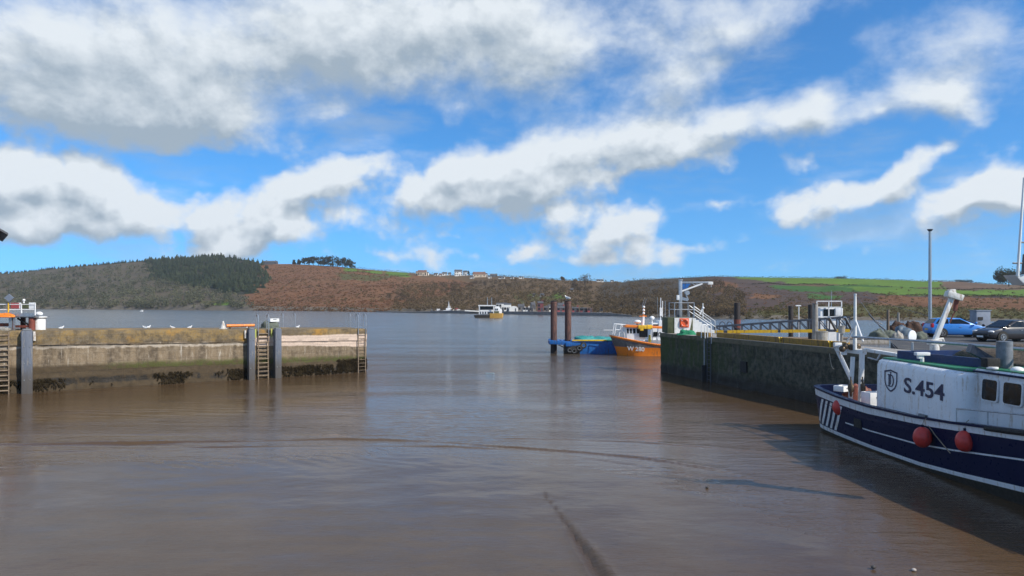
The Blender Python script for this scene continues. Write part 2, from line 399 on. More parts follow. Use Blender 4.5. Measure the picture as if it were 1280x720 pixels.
# ------------------------------------------------------------------ far shore: terrain
SHORE=[(-800,385),(0,386),(200,387),(400,389),(600,392),(750,394.5),(850,397),(950,399),(1150,401),(1400,403),(2400,406)]
RIDGE=[(-800,350),(-300,345),(0,343),(100,333),(200,325),(270,321),(330,330),(365,330),(420,333),(460,337),(510,341),(560,344),(610,344),(640,346),(700,350),(740,351),(780,353),(800,350),(860,347),(890,345.5),(960,347),(1050,348),(1120,350),(1150,351.5),(1200,352),(1240,355),(1280,356),(1500,356),(2400,352)]
RDIST=[(-800,1150),(0,1000),(300,930),(640,760),(900,640),(1280,560),(2400,520)]
def shore_Y(px): return EYE*F/(interp(SHORE,px)-YH)
GAM=.72
def hill(px,t):
    ys=interp(SHORE,px); yr=interp(RIDGE,px); Y0=EYE*F/(ys-YH); Y1=interp(RDIST,px)
    Y=lerp(Y0,Y1,t)
    if t<=1: py=lerp(ys,yr,t**GAM)
    else: py=yr
    z=EYE-(py-YH)/F*Y
    if t>1: z=(EYE-(yr-YH)/F*Y1)-(t-1)*120*(t-1)
    p=Vector(((px-640)/F*Y,Y,z))
    w=min(1,max(0,t*6))*(1 if t<.93 else max(0,(1-t)/.07))
    p.z+=w*(noise.noise(Vector((p.x*.02,p.y*.02,.3)))*2.2+noise.noise(Vector((p.x*.07,p.y*.07,1.3)))*.8)
    return p
def t_of(px,py):
    ys=interp(SHORE,px); yr=interp(RIDGE,px)
    return max(0,(ys-py)/(ys-yr))**(1/GAM)
RUST=(.195,.092,.045); BROWN=(.130,.085,.045); DARK=(.058,.050,.040); MAUVE=(.080,.056,.052); GREEN=(.110,.215,.026); GREEN2=(.040,.135,.026); OLIVE=(.100,.098,.032); CFLOOR=(.03,.036,.03); BARE=(.105,.092,.066); FIELD=(.16,.105,.075)
def inpoly(poly,x,y):
    c=False; j=len(poly)-1
    for i in range(len(poly)):
        (xi,yi),(xj,yj)=poly[i],poly[j]
        if (yi>y)!=(yj>y) and x<(xj-xi)*(y-yi)/(yj-yi)+xi: c=not c
        j=i
    return c
COVER=[
 (BARE,[(-900,300),(200,300),(340,392),(-900,395)]),
 (CFLOOR,[(180,300),(338,310),(342,350),(318,368),(280,366),(190,352)]),
 (RUST,[(335,320),(440,322),(520,346),(600,352),(560,372),(470,392),(330,392),(305,376)]),
 (BROWN,[(520,330),(760,330),(760,400),(470,400),(545,372),(600,352)]),
 (OLIVE,[(255,377),(285,374),(300,384),(262,386)]),
 (GREEN,[(268,379),(284,378),(286,384),(270,385)]),
 (GREEN,[(432,335),(478,340),(482,343),(432,339)]),(GREEN,[(484,340),(512,340),(508,346),(484,345)]),
 (OLIVE,[(420,342),(500,346),(470,352),(424,350)]),
 (DARK,[(760,330),(900,330),(960,352),(930,400),(740,402)]),
 (MAUVE,[(880,330),(1010,358),(2400,366),(2400,405),(880,405)]),
 (RUST,[(890,352),(920,356),(915,366),(880,368)]),
 (RUST,[(945,366),(975,368),(970,374),(940,374)]),
 (GREEN,[(905,340),(2400,340),(2400,362),(1300,359),(1175,361),(1000,354),(920,348)]),
 (BROWN,[(1000,354),(1175,359),(1175,364),(990,358)]),
 (GREEN2,[(955,358),(1080,357),(1180,364),(1120,364.5),(990,362.5)]),
 (FIELD,[(1172,346),(1400,350),(2400,350),(2400,366),(1240,363),(1182,365)]),
 (GREEN,[(1050,359.5),(1180,364),(1240,364),(1400,360),(2400,360),(2400,372),(1260,369),(1180,373),(1110,368)]),
 (RUST,[(1100,370),(1180,375),(1300,371),(2400,374),(2400,388),(1200,386),(1090,384)]),
 (OLIVE,[(950,386),(1090,380),(1290,386),(2400,390),(2400,406),(940,406)]),
 (GREEN2,[(1010,366),(1050,370),(1050,374),(1010,371)]),
 (GREEN,[(650,367),(668,366),(672,371),(650,372)]),(GREEN,[(692,366),(706,367),(704,373),(690,374)]),
 (OLIVE,[(640,372),(690,370),(700,376),(640,380)]),
]
mb=MB(); cols=[]; PX=[-800+4*i for i in range(701)]; TT=[i/64 for i in range(65)]+[1.06,1.2,1.5]
for t in TT:
    for px in PX:
        p=hill(px,t)
        if t==0: p.z=-.6
        mb.v.append(p)
        ys=interp(SHORE,px); yr=interp(RIDGE,px); py=lerp(ys,yr,min(1,t)**GAM)
        nx=px+noise.noise(Vector((px*.06,py*.25,0)))*8; ny=py+noise.noise(Vector((px*.05,py*.3,5)))*2.0
        c=BROWN
        for cc,poly in COVER:
            if inpoly(poly,nx,ny): c=cc
        if t<.035: c=(.17,.15,.12)
        cols.append(c)
W_=len(PX)
for j in range(len(TT)-1):
    for i in range(W_-1):
        mb.f.append([j*W_+i,j*W_+i+1,(j+1)*W_+i+1,(j+1)*W_+i]); mb.mi.append(0)
m,k,p,oc=newmat('hillside_land')
at=k.n('ShaderNodeAttribute',attribute_name='landcover')
n1=k.noise(oc,.055,6,.65,stretch=(1,1,3)); n2=k.noise(oc,.35,6,.75); n3=k.noise(oc,.018,4,.6)
c=k.mix(k.smooth(n1,.35,.65),k.mix(.42,at.outputs['Color'],(.04,.035,.025)),k.mix(.18,at.outputs['Color'],(.20,.13,.07)))
c=k.mix(k.smooth(n2,.48,.72,0,.5),c,(.035,.032,.024))
c=k.mix(k.smooth(n3,.52,.7,0,.35),c,(.12,.105,.05))
c=k.mix(.35,c,at.outputs['Color'])
k.l(c,p.inputs['Base Color']); p.inputs['Roughness'].default_value=.95; p.inputs['Specular IOR Level'].default_value=.1
k.l(k.bump(k.noise(oc,.5,6,.7),.8,1.2),p.inputs['Normal'])
hills=mb.build('hills',m,recalc=False); struct(hills)
ca=hills.data.color_attributes.new('landcover','FLOAT_COLOR','POINT')
ca.data.foreach_set('color',[x for c in cols for x in (*c,1.0)])

# woods on the far shore
def foliage(name,a,b,sc=.12):
    m,k,p,oc=newmat(name)
    n=k.noise(oc,sc,5,.65); n2=k.noise(oc,sc*9,4,.6)
    cc=k.mix(k.smooth(n2,.3,.7,0,.5),k.mix(k.smooth(n,.35,.65),a,b),tuple(v*.75 for v in a))
    k.l(cc,p.inputs['Base Color'])
    p.inputs['Roughness'].default_value=.9; p.inputs['Specular IOR Level'].default_value=.1
    tr=k.n('ShaderNodeBsdfTranslucent'); k.l(cc,tr.inputs['Color']); mm=k.n('ShaderNodeMixShader'); mm.inputs[0].default_value=.45
    k.l(p.outputs[0],mm.inputs[1]); k.l(tr.outputs[0],mm.inputs[2]); k.l(mm.outputs[0],[x for x in k.t.nodes if x.type=='OUTPUT_MATERIAL'][0].inputs[0])
    return m
F_con=foliage('conifer_foliage',(.040,.060,.038),(.080,.100,.052),.03)
F_pine=foliage('pine_foliage',(.045,.060,.034),(.075,.080,.045))
F_bareA=foliage('bare_wood_twigs',(.105,.112,.070),(.200,.195,.115),.022)
F_bareB=foliage('dark_wood_twigs',(.105,.075,.044),(.215,.150,.072),.022)
F_scrub=foliage('shrub_foliage',(.120,.115,.045),(.17,.110,.055),.05)
F_hedge=foliage('hedge_foliage',(.050,.055,.034),(.085,.075,.045),.1)
def conifer(mb,b,h,w):
    b=Vector(b); a0=random.random()*6
    for i in range(4):
        z0=h*(.08+.22*i); z1=h*(.42+.195*i); r=w*(1-.22*i)*random.uniform(.85,1.15); n=7
        vs=[b+Vector((math.cos(a0+2*math.pi*j/n)*r*random.uniform(.7,1.15),math.sin(a0+2*math.pi*j/n)*r*random.uniform(.7,1.15),z0+random.uniform(-.05,.05)*h)) for j in range(n)]+[b+Vector((random.uniform(-.1,.1)*w,random.uniform(-.1,.1)*w,z1))]
        mb.add(vs,[(j,(j+1)%n,n) for j in range(n)])
def crownblob(mb,b,h,w,n,s,low=.25):
    b=Vector(b)
    for _ in range(n):
        u=random.random()**.6; a=random.random()*6.283; el=random.uniform(-1,1)
        r=math.sqrt(1-el*el)*u
        zc=h*(low+1)/2; q=b+Vector((math.cos(a)*r*w,math.sin(a)*r*w,zc+el*u*h*(1-low)/2))
        mb.leaf(q,s)
def pick(region,nn):
    xs=[q[0] for q in region]; ys=[q[1] for q in region]; out=[]
    while len(out)<nn:
        x=random.uniform(min(xs),max(xs)); y=random.uniform(min(ys),max(ys))
        if inpoly(region,x,y): out.append((x,y))
    return out
sk0=lambda x:interp(RIDGE,x)
mb=MB()
for x,y in pick([(182,326),(230,321),(270,320),(330,329),(337,352),(318,366),(280,364),(190,350)],1150):
    x+=random.gauss(0,3.5); y+=random.gauss(0,1.2); t=min(1,t_of(x,max(y,sk0(x)))); conifer(mb,hill(x,t)-Vector((0,0,.5)),random.choice((3,4,5,5.5,7))*random.uniform(.8,1.15),random.uniform(2.0,3.8))
for x in range(-300,334,2):
    conifer(mb,hill(x+random.uniform(-1,1),1.0)-Vector((0,0,1)),random.uniform(2.4,5.4),random.uniform(1.6,2.8))
struct(mb.build('conifer_wood',F_con,smooth=0,recalc=False),'stuff','dark conifer plantation along the top of the left hill','wood')
mb=MB()
for x,y in pick([(-500,348),(0,345),(190,330),(195,352),(300,370),(320,386),(-500,386)],2600):
    h=random.uniform(4,7.5); crownblob(mb,hill(x,min(1,t_of(x,y)))-Vector((0,0,.8)),h,h*.5,30,.55,.05)
struct(mb.build('bare_woodland',F_bareA,smooth=0,recalc=False),'stuff','pale leafless woodland covering the left hillside down to the shore','wood')
mb=MB()
regs=[([(745,356),(800,351),(900,352),(930,370),(930,397),(740,394)],1300),([(500,362),(640,352),(740,354),(740,380),(640,382),(600,390),(490,389)],1100),([(500,352),(740,352),(740,364),(480,372)],300)]
for rg,nn in regs:
    for x,y in pick(rg,nn):
        h=random.uniform(2.2,4.4); crownblob(mb,hill(x,min(1,t_of(x,y)))-Vector((0,0,.5)),h,h*.55,24,.36,.05)
struct(mb.build('dark_woodland',F_bareB,smooth=0,recalc=False),'stuff','dark leafless woodland on the slope behind the far village','wood')
mb=MB()
for rg,nn in [([(335,335),(440,338),(520,352),(470,388),(320,388)],260),([(880,352),(1000,362),(2000,372),(2000,386),(880,396)],520),([(940,384),(1090,378),(1290,385),(2000,388),(2000,402),(930,399)],1100),([(640,366),(740,364),(740,386),(640,388)],120)]:
    for x,y in pick(rg,nn):
        h=random.uniform(.7,2.2); crownblob(mb,hill(x,min(1,t_of(x,y)))-Vector((0,0,.3)),h,h*.8,22,.26,0)
struct(mb.build('shrubs',F_scrub,smooth=0,recalc=False),'stuff','olive and rusty scrub scattered over the far slopes','scrub')
F_brack=foliage('rust_bracken',(.255,.120,.056),(.130,.095,.046),.014)
mb=MB()
for x,y in pick([(337,331),(440,334),(520,350),(600,354),(560,372),(470,391),(320,391),(306,378),(335,360)],2600):
    h=random.uniform(.5,1.5); crownblob(mb,hill(x,min(1,t_of(x,y)))-Vector((0,0,.3)),h,h*1.5,9,.42,0)
for x,y in pick([(880,352),(1000,362),(1180,368),(1700,372),(1700,384),(1090,382),(900,392)],1500):
    h=random.uniform(.4,1.0); crownblob(mb,hill(x,min(1,t_of(x,y)))-Vector((0,0,.3)),h,h*1.6,9,.28,0)
struct(mb.build('bracken',F_brack,smooth=0,recalc=False),'stuff','rust coloured bracken covering the open far slopes','bracken')
mb=MB()
def hedge(pts,step,h):
    for (x0,y0),(x1,y1) in zip(pts,pts[1:]):
        n=max(2,int(abs(x1-x0)/step))
        for i in range(n):
            x=lerp(x0,x1,i/n); y=lerp(y0,y1,i/n); t=min(1,t_of(x,y)); hh=h*random.uniform(.5,1.3)
            crownblob(mb,hill(x,t)-Vector((0,0,.2)),hh,hh*.8,20,.26,0)
sk=lambda x:interp(RIDGE,x)
hedge([(x,sk(x)) for x in range(440,780,20)],2.5,2.6)
hedge([(x,sk(x)) for x in range(780,1280,20)],3,1.5)
hedge([(1280,sk(1280)),(1900,sk(1900))],5,2)
hedge([(1000,354.5),(1100,357.5),(1175,362)],2.0,1.1); hedge([(940,356.5),(1000,355)],2,1.1)
hedge([(1175,352),(1180,364)],1.0,1.3); hedge([(1090,367),(1180,373),(1260,369.5),(1400,372)],2.4,1.2); hedge([(1180,363.5),(1300,362),(1500,361)],2.4,1.2)
hedge([(1195,352),(1215,352.5)],.8,2.4); hedge([(1044,348),(1058,348.5)],.8,2.8)
hedge([(432,340),(512,346)],2.0,1.4); hedge([(482,340),(484,346)],.8,1.4)
struct(mb.build('hedgerows',F_hedge,smooth=0,recalc=False),'stuff','dark hedgerows lining the fields and the skyline of the far hills','hedge')

# trees one can tell apart
def tree(base,h,w,n,ls,label,fm=F_pine,low=.35,group=None,lobes=7,name='tree'):
    t=thing(name,label,'tree',base,0,group)
    b=MB(); b.tube([(0,0,-.9),(random.uniform(-.03,.03)*h,0,h*.3),(random.uniform(-.04,.04)*h,0,h*.8)],[h*.035,h*.026,h*.008],7)
    cs=[]
    for i in range(lobes):
        a=random.random()*6.283; rr=random.uniform(.2,.72)*w; z=h*random.uniform(low+.12,.92)
        rr*=1.0 if z<h*.75 else .6
        c=Vector((math.cos(a)*rr,math.sin(a)*rr,z)); cs.append((c,random.uniform(.28,.46)*w))
        b.tube([(0,0,h*random.uniform(.25,.5)),c*.6+Vector((0,0,h*.2)),c],[h*.014,h*.009,h*.004],5)
    b.build('trunk',M_bark,t)
    f=MB()
    for c,r in cs:
        for _ in range(n//lobes):
            d=Vector((random.gauss(0,1),random.gauss(0,1),random.gauss(0,.75))); d=d.normalized()*r*random.random()**.4
            f.leaf(c+d,ls)
    f.build('crown',fm,t,smooth=0,recalc=False); return t
pw=['tallest','broad','narrow','leaning','ragged']
xs=[368,374,381,387,392,398,404,410,416,422,428,434,440]
for i,x in enumerate(xs):
    ht=interp([(365,4.5),(385,9.5),(405,12.5),(434,12),(441,8)],x)*random.uniform(.92,1.06)
    tree(hill(x,1.0)-Vector((0,0,.3)),ht,ht*.58,560,.55,'dark pine in the dense hilltop clump above the rust brown slope',F_pine,.06,'pines in the hilltop clump',lobes=11,name='pine_tree')
for px,py,h,w,lab in [(703,352,4.2,3.4,'round leafless tree alone on the skyline left of the pair above the village'),(731,362,12.5,6.6,'large olive tree breaking the skyline behind the two rusty piles'),
   (719,360,8.5,4.6,'slimmer brown tree just left of the large olive skyline tree'),(586,345,5.2,2.0,'dark evergreen standing among the white hilltop houses'),(592,345,4.2,1.6,'shorter dark evergreen right beside the taller one among the hilltop houses'),
   (630,347,2.8,2.0,'small dark tree at the right end of the row of hilltop houses'),(605,345,2.6,1.8,'small dark tree right of the tan hilltop house')]:
    tree(hill(px,min(1,t_of(px,py)))-Vector((0,0,.3)),h,w,420,.34,lab,F_bareB if h>6 or px==703 else F_hedge,.2,name='tree')
tree(P(1261,356,420),8.6,8.6,3200,.36,'spreading dark green tree alone on the right skyline beside the white mast',F_pine,.25,lobes=14,name='tree')
tree(P(1276,358,420),4.4,5.2,700,.36,'low bushy tree on the right skyline at the foot of the spreading one',F_pine,.1,lobes=9,name='tree')
# ------------------------------------------------------------------ water and mud
EDGE=[(-900,585),(-200,572),(0,566),(120,562),(300,558),(430,556.5),(560,557.5),(640,561),(700,567),(780,578),(850,591),(930,610),(1000,632),(1070,660),(1140,700),(1250,790),(1500,900)]
EDGE2=[(-900,560),(0,556),(300,551),(430,548),(560,552),(640,559),(720,564),(800,572),(880,584),(960,600),(1040,622),(1120,655),(1250,720),(1500,840)]
EDGE3=[(-900,540),(0,544),(300,541),(560,545),(800,552),(900,560),(1500,600)]
def gaps(a,b,st): n=max(1,round((b-a)/st)); return [a+(b-a)*i/n for i in range(n)]
def dense(x): return x
xs=[-6000,-3000,-1500,-700,-300]+gaps(-150,-60,15)+gaps(-60,-26,2)+gaps(-26,18,.24)+gaps(18,60,2)+[60,90,150,300,700,1500,3000,6000]
ys=[-60,-30,-10,0,6]+gaps(10,16,.5)+gaps(16,44,.09)+gaps(44,48,.6)+gaps(48,100,4)+gaps(100,400,30)+[400,600,900,1500,3000,9000]
mb=MB()
for y in ys:
    for x in xs:
        z=0.0
        if 10<y<36 and -30<x<20:
            px=640+x/y*F
            wob=noise.noise(Vector((x*.35,y*.1,2)))*.28+noise.noise(Vector((x*1.3,y*.3,4)))*.07
            for tab,amp,wd_ in ((EDGE2,.055,.15),(EDGE3,.022,.22),(EDGE,.03,.12)):
                d=y-(EYE*F/(interp(tab,px)-YH))+wob
                a=amp*max(0,.25+noise.noise(Vector((x*.22,amp*100,7)))*1.3+.45)
                z+=a*math.exp(-(d/wd_)**2)-a*.5*math.exp(-((d+.3)/wd_)**2)
        if 15<y<44 and -26<x<19:
            en=max(0,.35+1.3*noise.noise(Vector((x*.10,y*.16,21))))*sstep(44,38,y)*sstep(15,18,y)
            z+=.0075*en*(math.sin(y*7.6+x*.5+noise.noise(Vector((x*.28,y*.5,15)))*7)+.6*math.sin(y*12.5-x*.8+noise.noise(Vector((x*.4,y*.6,18)))*8))
        mb.v.append(Vector((x,y,z)))
n=len(xs)
for j in range(len(ys)-1):
    for i in range(n-1): mb.f.append([j*n+i,j*n+i+1,(j+1)*n+i+1,(j+1)*n+i]); mb.mi.append(0)
m,k,p,oc=newmat('muddy_river_water')
s=k.sep(oc)
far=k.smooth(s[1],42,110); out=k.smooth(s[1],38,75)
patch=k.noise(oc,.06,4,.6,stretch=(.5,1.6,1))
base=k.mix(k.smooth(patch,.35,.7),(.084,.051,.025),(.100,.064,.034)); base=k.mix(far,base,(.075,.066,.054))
k.l(base,p.inputs['Base Color']); p.inputs['IOR'].default_value=1.333
k.l(k.math('MULTIPLY_ADD',far,.14,.03),p.inputs['Roughness'])
w1=k.noise(oc,.9,4,.6,stretch=(.45,1.5,1)); w2=k.noise(oc,3.2,4,.6,stretch=(.55,1.5,1)); w3=k.noise(oc,.22,3,.55,stretch=(.5,1.5,1)); w4=k.noise(oc,11,3,.6,stretch=(.6,1.4,1))
calm=k.smooth(k.noise(oc,.11,4,.6,stretch=(.35,1.8,1)),.38,.62,.45,1.0)
h=k.math('MULTIPLY_ADD',w2,.48,k.math('MULTIPLY',w1,.8)); h=k.math('MULTIPLY_ADD',w3,1.6,h); h=k.math('MULTIPLY_ADD',w4,.18,h)
st=k.math('MULTIPLY',calm,k.math('MULTIPLY_ADD',out,.50,.42))
b=k.n('ShaderNodeBump'); b.inputs['Distance'].default_value=.16; k.l(st,b.inputs['Strength']); k.l(h,b.inputs['Height']); k.l(b.outputs[0],p.inputs['Normal'])
water=mb.build('river_water',m,recalc=False); struct(water)

def edgeY(px): return EYE*F/(interp(EDGE,px)-YH)
FUR=[(1.02,22.0),(1.22,21.0),(1.36,20.0),(1.50,18.9),(1.66,17.6),(1.80,16.4),(1.95,15.2),(2.2,12.5)]
def furrow_x(y): return interp(sorted((b,a) for a,b in FUR),y)
xs=[-160,-90,-60,-40]+gaps(-30,-14,.5)+gaps(-14,14,.11)+gaps(14,30,.5)+[30,45,70]
ys=[-60,-30,-12,-4,2,6]+gaps(9,13,.3)+gaps(13,33,.11)
mb=MB(); silt=[]
for y in ys:
    for x in xs:
        sv=0.0; yy=max(y,9); px=640+x/yy*F
        d=edgeY(max(-900,min(1500,px)))-y
        z=-.030+.013*d if d<25 else -.03+.013*25
        z=max(z,-.5)
        if d>-2:
            z+=noise.noise(Vector((x*.5,y*.8,0)))*.016+noise.noise(Vector((x*1.7,y*2.4,3)))*.006+noise.noise(Vector((x*.14,y*.2,6)))*.022
        if -1.5<d<5.5 and x<2 and y>13:
            ph=(x*.62+y*.9)*8.5+noise.noise(Vector((x*.5,y*.5,11)))*5
            z+=.020*math.sin(ph)*sstep(-1.2,.3,d)*sstep(5.2,1.2,d)*sstep(2,-5,x)*(.45+.8*noise.noise(Vector((x*.3,y*.3,13))))
        if 11<y<22.6:
            fx=furrow_x(y)+noise.noise(Vector((0,y*1.3,0)))*.05; e=x-fx; wdt=lerp(.21,.03,sstep(15,21.5,y)); dep=lerp(.075,.012,sstep(15.5,21.5,y)); sv=math.exp(-(e/(wdt*1.5))**2)
            z+=-dep*math.exp(-(e/(wdt*.7))**2)+dep*.55*math.exp(-((abs(e)-wdt*1.3)/(wdt*.5))**2)*(.7+.5*noise.noise(Vector((x*6,y*5,1))))
        mb.v.append(Vector((x,y,z))); silt.append(sv)
n=len(xs)
for j in range(len(ys)-1):
    for i in range(n-1): mb.f.append([j*n+i,j*n+i+1,(j+1)*n+i+1,(j+1)*n+i]); mb.mi.append(0)
m,k,p,oc=newmat('wet_mud')
a=k.noise(oc,.5,6,.62,stretch=(.7,1.3,1)); b_=k.noise(oc,5,5,.65,stretch=(.8,1.2,1)); c_=k.noise(oc,.16,4,.6)
col=k.mix(k.smooth(a,.35,.68),(.086,.054,.029),(.074,.046,.025)); col=k.mix(k.smooth(b_,.55,.75,0,.5),col,(.030,.020,.013))
si=k.n('ShaderNodeAttribute',attribute_name='silt'); col=k.mix(si.outputs['Fac'],col,(.058,.035,.019))
k.l(col,p.inputs['Base Color']); 
k.l(k.smooth(c_,.35,.65,.30,.40),p.inputs['Roughness']); p.inputs['IOR'].default_value=1.333
film=k.smooth(k.noise(oc,.42,5,.65,stretch=(.45,1.5,1),loc=(2,0,0)),.30,.70,.36,.52); film=k.math('MULTIPLY',film,k.math('SUBTRACT',1.0,si.outputs['Fac'])); k.l(film,p.inputs['Coat Weight']); p.inputs['Coat IOR'].default_value=1.30
k.l(k.smooth(c_,.3,.7,.025,.075),p.inputs['Coat Roughness']); p.inputs['Specular IOR Level'].default_value=.25
r1=k.noise(oc,3.4,5,.66,stretch=(.6,1.4,1)); r2=k.noise(oc,16,4,.6)
hh=k.math('MULTIPLY_ADD',r2,.25,r1)
nb=k.bump(hh,.55,.035); k.l(nb,p.inputs['Normal']); nb2=k.bump(hh,.13,.03); k.l(nb2,p.inputs['Coat Normal'])
mud=struct(mb.build('mud_flat',m,recalc=False)); sa_=mud.data.attributes.new('silt','FLOAT','POINT'); sa_.data.foreach_set('value',silt)
def pebble(px,py,r,m_,lab):
    b=MB(); b.sph((0,0,0),r,(1,.8,.6),12,8)
    for v in b.v: v*=1+noise.noise(v*9+Vector((px,0,0)))*.35
    o=b.build('stone',m_); tag(o,lab,'stone'); q=G(px,py,.12); o.location=q; o.location.z=.02+.013*max(0,edgeY(px)-q.y); return o
pebble(1092,705,.06,M_pebble,'small dark stone lying on the wet mud at the lower right')
pebble(1143,707,.055,M_palestone,'small pale stone lying on the wet mud right of the dark stone')
pebble(884,606,.055,M_pebble,'dark lump of stone at the edge of the mud below the right quay')
b=MB(); b.prism([(-.35,-.06,0),(.3,-.09,0),(.42,.02,0),(.1,.09,0),(-.3,.07,0)],(0,0,.05)); o=b.build('driftwood',M_tarp,bevel=.015); o.location=G(612,467)+Vector((0,0,.0)); tag(o,'small blue scrap floating alone on the water in mid channel','debris')

# ------------------------------------------------------------------ left pier
A0=G(33,491); A1=G(458,465); PD=(A1-A0); PL=PD.length; PANG=math.atan2(PD.y,PD.x)
PZ0=P(33,413,A0.y).z; PZ1=P(458,411,A1.y).z
S0=-16.0; PWID=4.2
def ptop(s): return lerp(PZ0,PZ1,s/PL)
def PW(s,d,z): return A0+Vector((math.cos(PANG)*s-math.sin(PANG)*d,math.sin(PANG)*s+math.cos(PANG)*d,z))   # along, into the pier, up
SLAD=None
def s_of_px(px,d=0.0):
    a=(px-640)/F; c,s_=math.cos(PANG),math.sin(PANG)
    x0=A0.x-s_*d; y0=A0.y+c*d
    return (a*y0-x0)/(c-a*s_)
pier=thing('stone_pier','weathered stone pier with lichen top and brown tide stain on the left','pier',A0,PANG)
SL=s_of_px(329)         # ladder recess
mb=MB(); ss=[S0+.22*i for i in range(int((PL-S0)/.22)+1)]+[PL]; zz=[-1.0,-.4]+[i*.16 for i in range(0,19)]+['a','b','c','d']
def faceD(s,z,zt):
    d=noise.noise(Vector((s*.9,z*.9,0)))*.045+noise.noise(Vector((s*3.1,z*3.1,2)))*.03
    if z<1.0: d-=.05*max(0,noise.noise(Vector((s*1.6,z*1.6,8))))*3
    if z>zt-1.05: d-=.10*sstep(zt-1.05,zt-.98,z)          # coping course stands proud
    if abs(s-SL)<.62: d+=.16
    return d
for s_ in ss:
    zt=ptop(s_)
    row=[z for z in zz if not isinstance(z,str)]
    row=[z for z in row if z<zt-1.1]
    row=row[:20]
    while len(row)<20: row.append(row[-1]+.05)
    row+= [zt-1.06,zt-.98,zt-.7,zt-.4,zt-.05]
    mb.v+=[Vector((s_,faceD(s_,z,zt),z)) for z in row]+[Vector((s_,.02+faceD(s_,zt,zt),zt+noise.noise(Vector((s_*.8,0,0)))*.04)),Vector((s_,PWID,zt+.02)),Vector((s_,PWID+.2,-1))]
n=20+5+3
for i in range(len(ss)-1):
    for j in range(n-1): mb.f.append([i*n+j,(i+1)*n+j,(i+1)*n+j+1,i*n+j+1]); mb.mi.append(0)
mb.f.append(list(range((len(ss)-1)*n,len(ss)*n))); mb.mi.append(0); mb.f.append(list(range(n-1,-1,-1))); mb.mi.append(0)
m,k,p,oc=newmat('pier_stone'); s=k.sep(oc)
zrel=k.math('MULTIPLY_ADD',s[0],(PZ0-PZ1)/PL,s[2])      # height measured up to a level top at PZ0
n1=k.noise(oc,.7,6,.62); n2=k.noise(oc,3,6,.65); streak=k.noise(oc,1.0,6,.68,stretch=(1.7,1.7,.25)); n4=k.noise(oc,14,5,.6)
def jit(a,b=.0): return k.math('ADD',zrel,k.math('MULTIPLY_ADD',k.math('SUBTRACT',n1,.5),a,k.math('MULTIPLY',k.math('SUBTRACT',n2,.5),b)))
col=k.mix(k.smooth(streak,.36,.66),(.245,.182,.112),(.095,.070,.045))
col=k.mix(k.smooth(n2,.42,.66,0,.6),col,(.30,.24,.165)); col=k.mix(k.smooth(n4,.5,.75,0,.6),col,(.10,.08,.06))
col=k.mix(k.smooth(k.noise(oc,.9,5,.7,stretch=(5,5,.35),loc=(3,0,0)),.60,.68,0,.75),col,(.52,.47,.39))
# pale lime line under the coping on the left, broad pink band on the right
pl=k.math('MULTIPLY',k.smooth(jit(.6,.3),2.86,2.96),k.smooth(jit(.6,.3),3.14,3.04)); col=k.mix(k.math('MULTIPLY',pl,.65),col,(.55,.48,.39))
rb=k.math('MULTIPLY',k.smooth(s[0],14.6,15.1),k.math('MULTIPLY',k.smooth(k.math('MULTIPLY_ADD',s[0],.025,jit(.22,.12)),3.18,3.28),k.smooth(k.math('MULTIPLY_ADD',s[0],-.012,jit(.2,.12)),3.46,3.36)))
# coping: ochre lichen over grey brown
cop=k.smooth(jit(.34,.22),PZ0-.98,PZ0-.80)
lich=k.mix(k.smooth(k.noise(oc,.8,6,.66,stretch=(.7,1,1.2)),.40,.60),(.125,.090,.048),(.265,.168,.05)); lich=k.mix(k.smooth(n4,.35,.7,0,.6),lich,(.22,.19,.145)); lich=k.mix(k.smooth(n2,.48,.66,0,.75),lich,(.075,.058,.038)); lich=k.mix(k.smooth(streak,.5,.66,0,.6),lich,(.10,.078,.05))
lich=k.mix(k.smooth(k.noise(oc,.35,5,.6,loc=(4,0,0)),.56,.66,0,.8),lich,(.42,.22,.035))
col=k.mix(cop,col,lich)
col=k.mix(rb,col,k.mix(k.smooth(n4,.3,.7),(.68,.53,.42),(.52,.41,.33)))
# tide: brown mud film, green weed line, black wrack
tide=k.smooth(jit(.5,.22),1.90,1.58); col=k.mix(tide,col,k.mix(k.smooth(n2,.3,.7),(.080,.054,.026),(.050,.034,.016)))
gr=k.math('MULTIPLY',k.smooth(jit(.22,.12),1.36,1.52),k.smooth(jit(.30,.14),2.02,1.72)); gr=k.math('MULTIPLY',gr,k.smooth(k.math('MULTIPLY_ADD',n1,5.0,s[0]),5.5,10.0))
col=k.mix(k.math('MULTIPLY',k.math('MULTIPLY',gr,.8),k.smooth(n2,.34,.56)),col,k.mix(k.smooth(n4,.3,.7),(.050,.066,.008),(.085,.090,.016)))
wr=k.math('MULTIPLY',k.smooth(jit(.5,.35),.42,.56),k.smooth(jit(.3,.3),.98,.84)); wr=k.math('MULTIPLY',wr,k.smooth(k.noise(oc,.55,5,.7,stretch=(1,1,.5),loc=(1.4,0,0)),.40,.50))
wr2=k.math('MULTIPLY',k.smooth(s[0],21.2,22.4),k.math('MULTIPLY',k.smooth(jit(.3,.3),1.35,1.2),k.smooth(streak,.42,.52)))
col=k.mix(k.math('MAXIMUM',wr,wr2),col,k.mix(k.smooth(n4,.4,.6),(.014,.012,.009),(.035,.028,.019)))
blk=k.n('ShaderNodeTexBrick'); bv=k.comb(s[0],k.math('ADD',s[2],s[0])); bv=k.comb(s[0],s[2]); k.l(bv,blk.inputs['Vector']); blk.inputs['Scale'].default_value=1.0; blk.inputs['Brick Width'].default_value=1.9; blk.inputs['Row Height'].default_value=.62; blk.inputs['Mortar Size'].default_value=.018; blk.inputs['Mortar Smooth'].default_value=.6
col=k.mix(k.math('MULTIPLY',blk.outputs['Fac'],.18),col,(.06,.05,.04))
